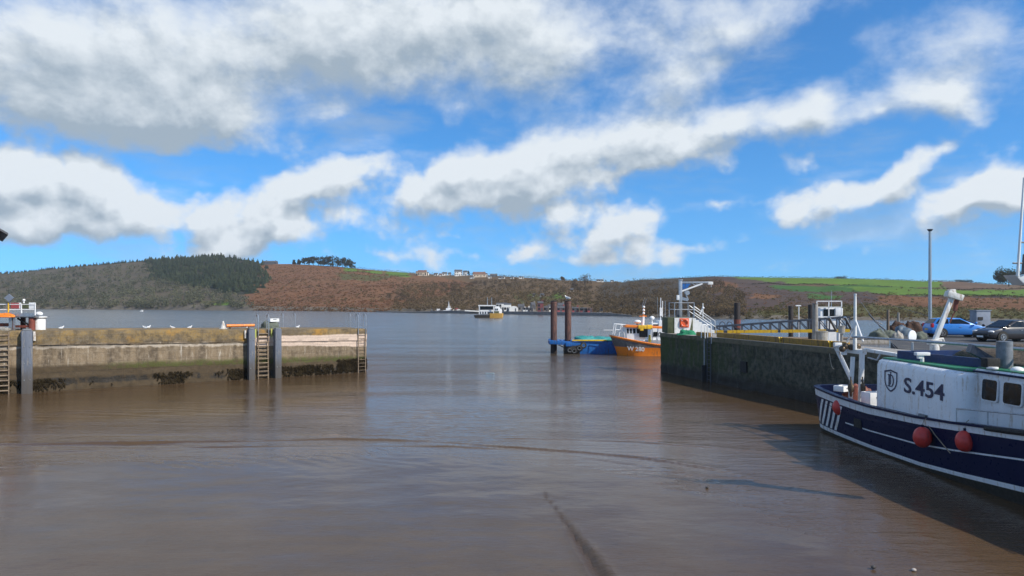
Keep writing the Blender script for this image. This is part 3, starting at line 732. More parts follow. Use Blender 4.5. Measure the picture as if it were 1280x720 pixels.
k.l(col,p.inputs['Base Color']); k.l(k.math('MULTIPLY_ADD',tide,-.10,.92),p.inputs['Roughness'])
hb=k.math('MULTIPLY_ADD',n4,.35,n2); hb=k.math('MULTIPLY_ADD',blk.outputs['Fac'],-.5,hb); k.l(k.bump(hb,.55,.06),p.inputs['Normal'])
mb.build('wall',m,pier,smooth=50)
# wrack: real weed hanging on the foot of the pier
F_weed=foliage('brown_wrack_fronds',(.040,.031,.018),(.085,.064,.036),1.0)
mb=MB()
for _ in range(6500):
    s_=random.uniform(-8,PL); z=random.uniform(.15,.92)
    dens_=noise.noise(Vector((s_*.42,0,3.3)))+.35*noise.noise(Vector((s_*1.7,z*2,1)))
    if s_>21.6: dens_+=.5; z*=1.35
    if dens_<-.22+.66*random.random() or abs(s_-SL)<1.3: continue
    q=Vector((s_,faceD(s_,z,ptop(s_))-.03,z)); w_=random.uniform(.03,.07); l_=random.uniform(.12,.3); sw=random.uniform(-.08,.08)
    mb.add([q+Vector((-w_,0,0)),q+Vector((w_,0,0)),q+Vector((w_*.6+sw,-.06,-l_*.6)),q+Vector((sw*1.5,-.03,-l_)),q+Vector((-w_*.6+sw,-.07,-l_*.55))],[(0,1,2,3,4)])
w=mb.build('seaweed',F_weed,smooth=0,recalc=False); w.location=A0; w.rotation_euler=(0,0,PANG); struct(w,'stuff','dark brown wrack hanging along the foot of the left pier','seaweed')

# slate blue fender piles standing against the pier
def fender(px,w_,lab):
    s_=s_of_px(px,-.3); zt=ptop(s_)
    t=thing('fender_pile',lab,'fender pile',PW(s_,-.36,0),PANG,'fender piles along the left pier')
    b=MB(); b.box((0,0,(zt+.02-1)/2-.0),(w_,.56,zt+1.0)); b.build('pile',M_pilefender,t,bevel=.04)
    MB().box((0,0,zt+.07),(w_*.8,.46,.10)).build('cap',M_greysteel,t,bevel=.02)
    for z in (.9,2.0,3.1):
        for sx in (-1,1): MB().cyl((sx*w_*.25,-.27,z),(sx*w_*.25,-.315,z),.04,n=8).build('bolt',M_greysteel,t)
    return t
fender(33.5,.62,'broad slate blue fender pile on the pier below the rust red gantry')
fender(313.5,.46,'slate blue fender pile just left of the brown ladder recess')
fender(346.5,.50,'slate blue fender pile just right of the brown ladder recess')
# white kerb stones by the piles
for px,lab in ((27.5,'short white marker block on the pier edge left of the broad slate fender pile'),(43,'short white marker block on the pier edge right of the broad slate fender pile'),(306.5,'short white marker block on the pier edge left of the middle fender piles')):
    s_=s_of_px(px,-.15); zt=ptop(s_); o=MB().box((0,0,0),(.14,.14,.62)).build('marker_block',M_offwhite,bevel=.02); o.location=PW(s_,-.19,zt-.38); o.rotation_euler=(0,0,PANG); tag(o,lab,'marker','white marker blocks on the pier edge')
def ladder(loc,rz,w_,z0,z1,lab,m1,m2,hoop=None,hooph=.95,group=None,step=.30,rr=.028,mh=None):
    """wall ladder: two stringers, rungs, and inverted-U grab rails over the top"""
    t=thing('wall_ladder',lab,'ladder',loc,rz,group)
    for sx in (-1,1):
        b=MB(); b.bar((sx*w_/2,0,z0),(sx*w_/2,0,z1),.07,.045); b.build('stringer',m1,t)
    z=z0+.2
    while z<z1:
        MB().cyl((-w_/2,0,z),(w_/2,0,z),rr,n=8).build('rung',m1,t); z+=step
    if hoop:
        for sx in (-1,1):
            a=[(sx*(w_/2+.02),-.04,z1-.45),(sx*(w_/2+.02),-.04,z1+hooph-.25)]+[(sx*(w_/2+.02),.22-.26*math.cos(q),z1+hooph-.25+.25*math.sin(q)) for q in (math.pi*i/8 for i in range(1,8))]+[(sx*(w_/2+.02),.48,z1+hooph-.25),(sx*(w_/2+.02),.48,z1-.05)]
            MB().tube(a,.035,8).build('grab_rail',mh or M_galv,t)
    return t
zt=ptop(SL)
lad=ladder(PW(SL,-.05,0),PANG,.78,-.3,zt-.05,'brown rung ladder between the two slate fender piles with tall silver grab rails',M_ladder,M_ladder,True,1.22,'wall ladders',.33,.045)
for sx in (-1,1): MB().bar((sx*.62,-.06,zt-.65),(sx*.62,-.06,zt+.05),.10,.05).build('lime_post',M_lime,lad)
SE=s_of_px(451.5); zt2=ptop(SE)
ladder(PW(SE,-.14,0),PANG,.66,-.3,zt2-.02,'thin galvanised ladder at the seaward end of the left pier',M_ladder,M_ladder,True,1.30,'wall ladders',.3,.018)
s3=s_of_px(5); ladder(PW(s3-.25,-.12,0),PANG,1.0,-.3,ptop(s3)-.1,'brown rung ladder at the left edge of the picture beside the broad slate pile',M_ladder,M_ladder,None,.9,'wall ladders',.33,.05)
def hoops(px,d,h,lab,gap):
    s_=s_of_px(px,d); t=thing('grab_rails',lab,'handrail',PW(s_,d,ptop(s_)),PANG)
    for sx in (-1,1):
        x=sx*gap/2
        a=[(x,0,0),(x,0,h-.25)]+[(x,.22-.22*math.cos(q),h-.25+.25*math.sin(q)) for q in (math.pi*i/8 for i in range(1,8))]+[(x,.44,h-.25),(x,.44,.02-.4)]
        MB().tube(a,.026,8).build('grab_rail',M_galv,t)
hoops(361.5,3.9,1.25,'pair of thin grey grab rails standing right of the dark green netting heap',1.05)
hoops(444,3.6,1.3,'pair of thin grey grab rails behind the ladder at the pier end',.9)

# small things on the pier top
def gull(loc,rz,lab,sc=1.0):
    t=thing('gull',lab,'gull',loc,rz,'gulls resting on the pier'); t.scale=(sc,)*3
    b=MB(); rings=[]
    prof=[(-.30,.10,.012,.012),(-.22,.11,.045,.03),(-.10,.125,.075,.065),(.02,.14,.085,.085),(.11,.16,.075,.085),(.165,.20,.05,.055),(.19,.245,.042,.045),(.225,.27,.043,.043),(.262,.268,.03,.03),(.285,.26,.014,.013),(.325,.252,.004,.006)]
    for x,z,ry,rz_ in prof: rings.append([Vector((x,ry*math.cos(a),z+rz_*math.sin(a))) for a in (2*math.pi*i/12 for i in range(12))])
    b.loft(rings)
    for v in b.v: v.z=.05+(v.z-.05)*1.25; v.y*=1.3; v.x=v.x*.80
    b.build('body',M_gullw,t,smooth=60)
    for sy in (-1,1):
        w=MB(); w.loft([[Vector((x,sy*(.062+off)+ry*math.cos(a)*.35,z+rz_*math.sin(a))) for a in (2*math.pi*i/8 for i in range(8))] for x,z,ry,rz_,off in ((-.36,.115,.02,.008,-.035),(-.22,.135,.03,.03,-.008),(-.05,.155,.03,.052,.012),(.08,.165,.025,.045,.010),(.12,.17,.01,.02,.0))]); 
        for v in w.v: v.z=.07+(v.z-.05)*1.2; v.y*=1.33; v.x*=.80
        w.build('wing',M_gullg,t,smooth=60)
        MB().tube([(.0,sy*.035,.075),(.005,sy*.035,.03),(.0,sy*.035,.006),(.05,sy*.04,.004)],.007,6).build('leg',M_gulld,t)
    return t
g0=None
for i,(px,d,rz,lab) in enumerate([(77,1.0,.4,'gull alone on the pier top right of the white bollard'),(181,.8,2.6,'left and nearer one of two gulls standing side by side on the pier'),(186,2.2,.5,'right and higher one of two gulls standing side by side on the pier'),(215.5,1.0,2.9,'gull standing right of the pair, above the ochre lichen patch'),(237.5,1.1,.2,'gull standing between the lichen patch and the pale cone'),(309,1.6,1.0,'small gull beside the orange boom left of the tall grab rails'),(372.5,1.6,.3,'gull right of the grab rails on the seaward half of the pier')]):
    s_=s_of_px(px,d); gull(PW(s_,d,ptop(s_)+.02),PANG+rz,lab,.55 if px==309 else .72)
s_=s_of_px(49.5,.9); zt=ptop(s_)
bo=thing('bollard','white round bollard with a flat cap beside the rust red gantry','bollard',PW(s_,.9,zt))
b=MB(); b.lathe((0,0,0),[(.36,-.05),(.36,.72),(.345,.76)],24); b.build('drum',M_white,bo); b=MB(); b.lathe((0,0,0),[(.30,.76),(.45,.84),(.46,.91),(.36,.93)],24); b.build('cap',M_white,bo)
b=MB(); b.sph((0,0,0),.22,(1,1,.72),16,10); o=b.build('float_buoy',M_whitec); o.location=PW(s_-.02,.9,zt+.93+.16); tag(o,'white ball float sitting on the flat cap of the bollard','float')
s_=s_of_px(279,1.4); b=MB(); b.lathe((0,0,0),[(.30,0),(.30,.05),(.20,.06),(.12,.34),(.04,.62)],16); o=b.build('traffic_cone',M_offwhite); o.location=PW(s_,1.4,ptop(s_)); tag(o,'pale weathered cone at the left end of the orange boom','cone')
sA=s_of_px(283,1.6); sB=s_of_px(318,1.6); t=thing('boom','long orange boom lying on short rests along the pier top','boom',PW((sA+sB)/2,1.6,ptop(sA)),PANG)
h=(sB-sA)/2; MB().cyl((-h,0,.24),(h,0,.24),.11,n=12).build('tube',M_orange,t); [MB().box((x,0,.07),(.12,.4,.14)).build('rest',M_wood,t) for x in (-h*.7,h*.6)]
def heap(name,loc,size,m_,lab,cat='nets',seed=0,n=26,m2=12,rz=0.0,group=None):
    b=MB(); b.sph((0,0,0),1,(1,1,1),n,m2,lo=-12,hi=90)
    for v in b.v:
        q=v.copy(); k_=1+noise.noise(q*1.6+Vector((seed,0,0)))*.35+noise.noise(q*4.3+Vector((seed,3,0)))*.16+noise.noise(q*9+Vector((seed,3,5)))*.07
        v.x=q.x*k_*size[0]; v.y=q.y*k_*size[1]; v.z=max(-.03,q.z*k_*size[2])
    o=b.build(name,m_,smooth=80); o.location=loc; o.rotation_euler=(0,0,rz); return tag(o,lab,cat,group)
s_=s_of_px(337,2.4); heap('net_heap',PW(s_,2.4,ptop(s_)),(.85,.5,.62),M_greynet,'heap of dark green netting behind the silver grab rails on the left pier',seed=3)
t=thing('fish_box','white fish box perched on the netting heap on the left pier','box',PW(s_+.25,2.2,ptop(s_)+.55),PANG+.2)
b=MB(); b.box((0,0,.02),(.8,.45,.04)); 
for sy in (-1,1): b.box((0,sy*.21,.14),(.8,.04,.24)); b.box((sy*.38,0,.14),(.04,.378,.24))
b.build('tray',M_whitec,t); MB().box((0,-.245,.2),(.3,.03,.05)).build('handle',M_greysteel,t)

# rust red gantry with white railing at the far left
s_=s_of_px(20,1.2); base=PW(s_,1.2,ptop(s_)); YG=base.y
t=thing('steel_gantry','rust red steel gantry with a white board railing at the left picture edge','gantry',base)
gx=lambda px:(px-640)/F*YG-base.x
gz=lambda py:EYE-(py-YH)/F*YG-base.z
for px in (15,40):
    for dy in (0,1.1):
        MB().cyl((gx(px),dy,0),(gx(px),dy,gz(396)),.20 if px==40 else .16,n=14).build('column',M_redrust,t)
MB().cyl((gx(-30),0,0),(gx(-30),0,gz(396)),.17,n=14).build('column',M_redrust,t)
b=MB(); b.box(((gx(-45)+gx(47))/2,.55,gz(396)),(gx(47)-gx(-45),1.5,.10)); b.build('deck',M_greysteel,t)
b=MB(); b.box(((gx(-45)+gx(45.5))/2,-.24,gz(393.5)),(gx(45.5)-gx(-45),.10,.24)); b.build('fascia_beam',M_galv,t)
MB().bar((gx(22),0,gz(398)),(gx(36),0,gz(406)),.10).build('brace',M_black,t); MB().bar((gx(18),0,gz(408)),(gx(40),0,gz(408)),.16).build('cross_beam',M_redrust,t); MB().bar((gx(-30),0,gz(406)),(gx(15),0,gz(406)),.22).build('cross_beam',M_redrust,t)
b=MB(); b.box((gx(18),-.34,gz(404)),(.20,.12,gz(391)-gz(420))); b.build('ladder_post',M_galv,t); b=MB(); b.box((gx(22.5),-.36,gz(403)),(.08,.08,1.2)); b.build('ladder_post',M_galv,t)
for py in (380.5,387): MB().cyl((gx(-45),-.25,gz(py)),(gx(46),-.25,gz(py)),.035,n=8).build('rail',M_whitec,t)
for px in (-30,-8,14,30,47): MB().cyl((gx(px),-.25,gz(394)),(gx(px),-.25,gz(379.5)),.04,n=8).build('rail_post',M_whitec,t)
MB().box((gx(22),-.25,gz(382)),(gx(27)-gx(17),.05,.38)).build('railing_board',M_redwall,t,'dull red railing board')
MB().box((gx(27),-.22,gz(382)),(.22,.05,.40)).build('railing_board',M_whitec,t)
MB().box((gx(35),-.25,gz(382.2)),(gx(39)-gx(31.5),.05,.34)).build('railing_board',M_mossconc,t,'dark green railing board')
MB().box((gx(43),-.22,gz(382)),(gx(47)-gx(39.3),.05,.42)).build('railing_board',M_whitec,t)
for px in (33,): b=MB(); b.cyl((gx(px),-.25,gz(379)),(gx(px),-.25,gz(376)),.05,n=8); b.sph((gx(px),-.25,gz(375.3)),.09,n=10,m=6); b.build('lamp',M_whitec,t)
b=MB(); b.cyl((gx(14.5),-.3,gz(393)),(gx(14.5),-.3,gz(378)),.05,n=8); b.build('yellow_post',M_yellow,t)
sg=MB(); q=.32; sg.prism([(gx(16.5)-q,-.42,gz(372.5)),(gx(16.5),-.42,gz(372.5)-q*.85),(gx(16.5)+q,-.42,gz(372.5)),(gx(16.5),-.42,gz(372.5)+q*.85)],(0,.05,0)); sg.build('diamond_board',M_kiosk,t); MB().bar((gx(16.5),-.33,gz(379)),(gx(16.5),-.33,gz(372)),.05).build('sign_post',M_greysteel,t)
heap('buoy_heap',PW(s_of_px(3,1.1),1.1,ptop(s_)+gz(395.6)),(.75,.3,.24),M_orange,'heap of orange and tan float gear lying on the gantry deck',seed=5,cat='float gear')
heap('rubble_heap',PW(s_of_px(4,.6),.6,ptop(s_)),(.5,.3,.22),M_concrete,'small pale rubble heap under the rust red gantry',seed=9,cat='rubble')

# house whose eave shows at the left edge; the quay it stands on
def house_local(name,loc,rz,w,d,h,rh,mw,mr,lab,win=2,group=None,cat='house',chim=True,eave=.25,door=True):
    t=thing(name,lab,cat,loc,rz,group)
    MB().box((0,0,h/2-.5),(w,d,h+1)).build('wall',mw,t)
    b=MB(); x=w/2+eave*.5; y=d/2+eave
    b.prism([(-x,-y,h-.02-eave*.3),(-x,0,h+rh),(-x,y,h-.02-eave*.3),(-x,y,h+.14-eave*.3),(-x,0,h+rh+.2),(-x,-y,h+.14-eave*.3)],(2*x,0,0)); g_=MB(); g_.prism([(-w/2+.02,-d/2+.02,h-.01),(-w/2+.02,d/2-.02,h-.01),(-w/2+.02,0,h+rh-.02)],(w-.04,0,0)); g_.build('gable',mw,t)
    rf=b.build('roof',mr,t)
    if chim: MB().box((w*.38,0,h+rh*.9+.3),(.6,.5,1.2)).build('chimney',mw,rf)
    for i in range(win):
        x=-w/2+(i+.5)*w/win
        if door and win>1 and i==win//2:
            MB().box((x,-d/2-.01,1.0),(.9,.08,2.0)).build('door',M_slate,t)
        else:
            for zz_ in ([1.4] if h<3.6 else [1.4,h-1.1]):
                f=MB().box((x,-d/2-.005,zz_),(1.1,.06,1.25)).build('window',M_slate,t); MB().box((x,-d/2-.03,zz_),(.9,.05,1.05)).build('pane',M_glass,f)
    return t
house_local('gable_house',(-45.7,57.8,4.15),R(128),7.4,7,7.4,2.4,M_render,M_slate,'white house at the left picture edge with only its slate eave showing',3,eave=.6)
b=MB(); b.prism([(-160,36,0),(-48,36,0),(-41.0,44.5,0),(-42.0,56,0),(-57,75,0),(-160,75,0)],(0,0,4.15)); o=b.build('quay_ground',M_concrete); struct(o)
# ------------------------------------------------------------------ right quay
QZ=3.38
Q0=G(825.5,465); Q1=Vector((18.25,41.3,0)); QD=(Q1-Q0).normalized(); QANG=math.atan2(QD.y,QD.x); QIN=Vector((-QD.y,QD.x,0)); QIN=QIN if QIN.x>0 else -QIN
QL=(Q1-Q0).length
def QW(s,d,z): return Q0+QD*s+QIN*d+Vector((0,0,z))        # along from the seaward corner, into the quay, up
def q_of_px(px,d=0.0):
    a=(px-640)/F; o=Q0+QIN*d; return (a*o.y-o.x)/(QD.x-a*QD.y)
quay=thing('quay_wall','dark weed grown quay wall with an ochre kerb on the right','quay',Q0,0)
FW=3.1
m,k,p,oc=newmat('weedy_quay_stone'); s=k.sep(oc)
n1=k.noise(oc,.45,6,.65); n2=k.noise(oc,3,6,.65); st=k.noise(oc,1,6,.65,stretch=(2.5,2.5,.3)); n4=k.noise(oc,13,5,.6)
col=k.mix(k.smooth(n2,.35,.65),(.105,.098,.070),(.028,.030,.021))
gz_=k.smooth(k.math('MULTIPLY_ADD',n1,3.0,s[1]),-19,1.0)
gz_=k.math('MULTIPLY',gz_,k.smooth(st,.36,.56)); col=k.mix(k.math('MULTIPLY',gz_,k.smooth(s[2],.35,1.3)),col,k.mix(k.smooth(n4,.3,.7),(.026,.046,.007),(.058,.075,.015)))
col=k.mix(k.smooth(k.math('MULTIPLY_ADD',n2,.5,s[2]),1.25,.65),col,(.034,.029,.022))
col=k.mix(k.math('MULTIPLY',k.smooth(s[2],3.02,3.12),k.smooth(n2,.3,.6)),col,(.16,.14,.09))
col=k.mix(k.smooth(k.noise(oc,.9,5,.7,stretch=(4,4,.3),loc=(2,0,1)),.62,.70,0,.6),col,(.15,.145,.13))
k.l(col,p.inputs['Base Color']); p.inputs['Roughness'].default_value=.85
br=k.n('ShaderNodeTexBrick'); k.l(k.comb(k.math('MULTIPLY',s[1],1.0),s[2]),br.inputs['Vector']); br.inputs['Scale'].default_value=1; br.inputs['Brick Width'].default_value=1.6; br.inputs['Row Height'].default_value=.56; br.inputs['Mortar Size'].default_value=.03; br.inputs['Mortar Smooth'].default_value=.5
k.l(k.bump(k.math('MULTIPLY_ADD',br.outputs['Fac'],-.6,k.math('MULTIPLY_ADD',n4,.4,n2)),.7,.08),p.inputs['Normal'])
M_quay=m
W1=Vector((25.5,12,0))      # where the wall runs on behind the boat
mb=W(); LL=46; ns=230
def qface(s_,z): return noise.noise(Vector((s_*.8,z*1.1,0)))*.07+noise.noise(Vector((s_*2.6,z*2.6,3)))*.045+(.10 if z<1.1 else 0)*max(0,noise.noise(Vector((s_*1.3,z*2,9))))*2
zl=[-1,-.4,0,.18,.36,.54,.72,.9,1.1,1.3,1.5,1.7,1.9,2.1,2.3,2.5,2.7,2.9,3.1,3.3,QZ]
for i in range(ns+1):
    s_=LL*i/ns
    mb.v+=[QW(s_,qface(s_,z)-(.05 if z>3.05 else 0),z) for z in zl]+[QW(s_,FW,QZ),QW(s_,FW,-1)]
n=len(zl)+2
for i in range(ns):
    for j in range(n-1): mb.f.append([i*n+j,(i+1)*n+j,(i+1)*n+j+1,i*n+j+1]); mb.mi.append(1 if zl[-1]==QZ and j==len(zl)-1 else 0)
mb.f.append(list(range(n-1,-1,-1))); mb.mi.append(0); mb.f.append(list(range(ns*n,ns*n+n))); mb.mi.append(0)
mb.build('wall',[M_quay,M_concrete],quay,smooth=50)
# dark opening in the wall and a drain streak
sK=q_of_px(931); mb=W(); c=QW(sK,.0,1.55); mb.bar(c+QIN*(-.06)+QD*-.35,c+QIN*(-.06)+QD*.35,.16,.75); mb.build('drain_cover',M_black,quay)
# ochre steel kerb beam with its brackets
kerb=thing('kerb_beam','long ochre painted kerb beam on brackets along the right quay edge','kerb',QW(q_of_px(960),.28,QZ))
sa,sb=q_of_px(893),q_of_px(1060,.3)
mb=W(); a=QW(sa,.30,QZ+.21); b=QW(sb,.30,QZ+.21); mb.bar(a,b,.26,.36); mb.build('beam',M_ochre,kerb,bevel=.02)
for px in (973,1035):
    sK=q_of_px(px); mb=W(); c=QW(sK,.13,QZ+.03); mb.bar(c,c+Vector((0,0,.2)),.07,.05); mb.bar(c+Vector((0,0,.18)),c+QD*.14+Vector((0,0,.36)),.07,.05); mb.bar(c+Vector((0,0,.18)),c-QD*.14+Vector((0,0,.36)),.07,.05); mb.build('bracket',M_yellow,kerb)
k2=thing('timber_kerb','short brown timber kerb between the lifebuoy block and the wall ladder','kerb',QW(2,.3,QZ)); mb=W(); mb.bar(QW(q_of_px(868),.3,QZ+.16),QW(q_of_px(884),.3,QZ+.16),.3,.3); mb.build('beam',M_ochre,k2,bevel=.02)
MBk=W(); 
for px in (872,881): c=QW(q_of_px(px),.3,QZ+.32); MBk.cyl(c,c+Vector((0,0,.03)),.05,n=8)
MBk.build('bolts',M_greysteel,k2)
# car park land and its asphalt
mb=MB(); land=[(22.0,41,0),(25.5,48.5,0),(30.5,58,0),(35.5,67,0),(60,78,0),(160,90,0),(160,-40,0),(30,-40,0),(25.6,12,0),(21.9,27,0)]
mb.prism([Vector(q)+Vector((0,0,-1)) for q in land],(0,0,QZ+1-.004)); o=mb.build('quay_deck',[M_asphalt]); struct(o)
# ladder and fender channel on the quay wall
sl_=q_of_px(888); lad=ladder(QW(sl_,-.12,0),QANG+math.pi,.5,-.3,QZ,'pale ladder with looped white grab rails on the dark right quay wall',M_darksteel,M_darksteel,True,.95,'wall ladders',.3,.022,M_whitec)
t=thing('fender_channel','black rubber fender strip hanging below the white grab rails on the right quay wall','fender',QW(q_of_px(882.5),-.16,0)); c=QW(q_of_px(882.5),-.14,0)
mb=W(); mb.bar(c+Vector((0,0,-.3)),c+Vector((0,0,1.25)),.42,.22); mb.build('rubber_block',M_black,t,bevel=.04); mb=W(); mb.bar(c+Vector((0,0,1.25)),c+Vector((0,0,3.2)),.09,.07); mb.build('hanger',M_galv,t)
# lifebuoy block, platform, steps
YB=61.0
bx=lambda px,Y=YB:(px-640)/F*Y
bz=lambda py,Y=YB:EYE-(py-YH)/F*Y
blk=thing('davit_block','mossy concrete block with a white painted face carrying the davit','concrete block',(bx(850),YB,QZ))
zt=bz(397)
mb=W(); mb.prism([(bx(834.5),YB,QZ),(bx(866),YB,QZ),(bx(866),YB,zt),(bx(834.5),YB,zt)],(0,2.3,0)); mb.build('block',M_mossconc,blk,bevel=.03)
mb=W(); mb.prism([(bx(843),YB-.05,QZ+.01),(bx(861),YB-.05,QZ+.01),(bx(865.5),YB-.05,zt-.02),(bx(843),YB-.05,zt-.02)],(0,.045,0)); mb.build('white_face',M_white,blk)
pr=[(bx(843.5),YB+.08),(bx(868),YB+.08),(bx(868),YB+2.2),(bx(843.5),YB+2.2)]
rails=W()
for z in (bz(378.5),bz(387)):
    rails.tube([(pr[0][0],pr[0][1],z),(pr[1][0],pr[1][1],z)],.03,8); rails.tube([(pr[0][0],pr[0][1],z),(pr[3][0],pr[3][1],z),(pr[2][0],pr[2][1],z)],.03,8)
for q in (pr[0],pr[3],pr[2],pr[1]): rails.cyl((*q,zt),(*q,bz(378)),.035,n=8)
rails.build('railing',M_galv,blk)
lb=thing('lifebuoy','orange lifebuoy hung on the white face of the davit block','lifebuoy',(bx(855),YB-.12,bz(403.5))); b=MB(); b.ring((0,0,0),.30,.085,(0,1,0),28,10); b.build('ring',M_buoyorange,lb,smooth=80)
b=MB()
for q in (.785,2.356,3.927,5.498): b.ring((math.cos(q)*.30,0,math.sin(q)*.30),.092,.012,(-math.sin(q),0,math.cos(q)),12,6)
b.build('band',M_whitec,lb); MB().box((0,.045,0),(.78,.03,.78)).build('backboard',M_buoyorange,lb)
dv=thing('davit_crane','grey davit crane with braced jib and blue plate on the davit block','davit',(bx(850),YB+1,zt)); Yd=YB+1
dx=lambda px:bx(px,Yd); dz=lambda py:bz(py,Yd)
mb=W(); mb.box((dx(850.5),Yd,(zt+dz(350))/2),(.26,.26,dz(350)-zt)); mb.box((dx(850.5),Yd,dz(350)),(.34,.34,.08)); mb.build('mast',M_galv,dv,bevel=.02)
mb=W(); mb.bar((dx(849),Yd,dz(353)),(dx(890),Yd,dz(353)),.14,.14); mb.build('jib',M_galv,dv,bevel=.01)
mb=W(); mb.bar((dx(852),Yd,dz(364)),(dx(878),Yd,dz(354.5)),.12,.12); mb.build('brace',M_whitec,dv); mb=W()
for a,b_ in ((864,870),(870,875)): mb.bar((dx(a),Yd,dz(353.5)),(dx(b_),Yd,dz(357)),.05); mb.bar((dx(b_),Yd,dz(357)),(dx(b_+2),Yd,dz(353.5)),.05)
mb.build('lattice',M_galv,dv)
mb=W(); mb.prism([(dx(853),Yd-.05,dz(354.5)),(dx(863.5),Yd-.05,dz(354.5)),(dx(859),Yd-.05,dz(360)),(dx(853),Yd-.05,dz(362))],(0,.1,0)); mb.build('gusset_plate',M_blue,dv)
mb=W(); mb.box((dx(888),Yd,dz(354)),(.42,.2,.24)); mb.cyl((dx(889),Yd,dz(356)),(dx(889),Yd,dz(359)),.03,n=6); mb.build('sheave_head',M_white,dv,bevel=.02)
mb=W(); mb.cyl((dx(859),Yd-.1,dz(366)),(dx(859),Yd+.25,dz(366)),.20,n=18); mb.build('winch_drum',M_galv,dv); mb=W(); mb.bar((dx(852),Yd,dz(373)),(dx(860),Yd-.05,dz(375)),.10,.25); mb.bar((dx(857),Yd,dz(367)),(dx(860.5),Yd,dz(375)),.09); mb.build('winch_bracket',M_galv,dv)
mb=W(); mb.box((dx(847.2),Yd-.05,dz(372)),(.22,.25,.42)); mb.build('control_box',M_whitec,dv,bevel=.02)
mb=W(); mb.bar((dx(847),Yd-.1,zt),(dx(847),Yd-.1,dz(386)),.22,.22); mb.build('power_box',M_darksteel,dv)
stp=thing('steps','white concrete steps with steel handrails down from the davit block','steps',(bx(880),YB+1,QZ))
mb=W(); nst=7
for i in range(nst):
    x0=bx(866.6)+i*.265; mb.box((x0+.13,YB+.75,(QZ+zt-.17*(i)-.05)/2),(.262,1.2,zt-.17*i-.05-QZ))
mb.build('treads',M_white,stp)
for dy in (.12,1.4):
    mb=W(); mb.tube([(bx(867),YB+dy,zt),(bx(867),YB+dy,zt+1.0),(bx(894),YB+dy,QZ+1.05),(bx(896),YB+dy,QZ)],.035,8); mb.tube([(bx(867),YB+dy,zt+.5),(bx(894.5),YB+dy,QZ+.55)],.028,8); mb.build('handrail',M_galv,stp)
mb=W(); mb.cyl((bx(879),YB+.1,bz(398)),(bx(879),YB+.1,bz(379)),.04,n=8); mb.bar((bx(875.5),YB+.1,bz(393)),(bx(879),YB+.1,bz(384)),.09); mb.sph((bx(879.3),YB+.1,bz(385)),.11,n=10,m=8); mb.build('gate_post',M_whitec,stp)
heap('green_net_heap',QW(q_of_px(857,.35),.45,QZ),(.72,.38,.42),M_greennet,'bright green net heaped on the quay edge under the lifebuoy',seed=2)
# steel bicycle like loops (cycle stand) past the ladder
for i,px in enumerate((903,912)):
    t=thing('hoop_rail',['left','right'][i]+' one of two dark hoops standing where the gangway meets the water','hoop',P(px,412,80),0,'dark hoops by the gangway foot'); h_=.95
    MB().tube([(-.3,0,-.4),(-.3,0,.55)]+[(-.3*math.cos(q),0,.55+.32*math.sin(q)) for q in (math.pi*j/8 for j in range(1,8))]+[(.3,0,.55),(.3,0,-.4)],.05,8).build('hoop',M_darksteel,t); MB().box((0,0,-.44),(.9,.3,.08)).build('foot_plate',M_darksteel,t)

# ------------------------------------------------------------------ gangway down to the pontoon
GA=P(1062,413.5,62); GB=P(893,415,65); 
gw=thing('gangway','long dark steel truss gangway with yellow kick plates sloping to the pontoon','gangway',GB)
gd=(GB-GA); gl=gd.length; gu=gd.normalized(); gn=Vector((-gu.y,gu.x,0)).normalized()
gn=gn if gn.y>0 else -gn
HT=lambda f:lerp(1.18,.46,f)
nb=14
yk=None
for sd_ in (0,1):
    o_=gn*(1.5*sd_); mb=W()
    top=[GA+gd*(i/nb)+o_+Vector((0,0,HT(i/nb))) for i in range(nb+1)]; bot=[GA+gd*(i/nb)+o_ for i in range(nb+1)]
    mb.bar(top[0],top[-1],.13,.13); mb.bar(bot[0],bot[-1],.13,.16)
    for i in range(nb):
        mb.bar(bot[i],top[i],.09,.09); mb.bar(bot[i],top[i+1],.075,.075)
    mb.bar(bot[nb],top[nb],.09)
    mb.build('truss_side',M_darksteel,gw)
for a,b_ in ((0.0,.045),(.06,.10),(.17,.50),(.52,.90),(.93,1.0)):
    mb=W(); A_=GA+gd*a-gn*.13+Vector((0,0,.02)); B_=GA+gd*b_-gn*.13+Vector((0,0,.02)); mb.bar(A_,B_,.05,.27); mb.build('kick_plate',M_yellow,gw)
mb=W(); A_=GA+gn*.75; B_=GB+gn*.75; mb.bar(A_,B_,1.35,.08); mb.build('walkway',M_galv,gw)
for dx_,px in ((0,1040),(1,1060)):
    mb=W(); mb.bar(P(px-4,396.5,57),P(px+5,413,61),.17,.12); mb.build('end_brace',M_galv,gw)
# floating pontoon and its guide piles
pt=thing('pontoon','low floating pontoon with a grey deck behind the gangway','pontoon',(38,104,0))
mb=W(); mb.box((41,107,.15),(28,4.0,1.1)); mb.build('float',M_concrete,pt,bevel=.05); mb=W(); mb.box((41,107,.74),(28.2,4.2,.09)); mb.build('deck',M_wood,pt)
def pile(px,pt_,pb,Y,r,m_,lab,group,z0=-1.0,cap=None):
    c=P(px,pt_,Y); t=thing('mooring_pile',lab,'mooring pile',(c.x,c.y,0),0,group)
    b=MB(); b.cyl((0,0,z0),(0,0,c.z),r,n=22); b.build('tube',m_,t,bevel=.02)
    b=MB(); b.ring((0,0,c.z-.25),r+.01,.04,(0,0,1),22,6); b.build('collar',m_,t)
    if cap: b=MB(); b.cyl((0,0,c.z-.02),(0,0,c.z+.06),r+.05,r*.8,n=22); b.build('cap',cap,t)
    return t
Yp=G(0,441).y
pile(692.2,376.5,441,Yp,.385,M_rust,'left one of two tall rusty mooring piles beside the blue barge','rusty mooring piles in the channel',cap=M_black)
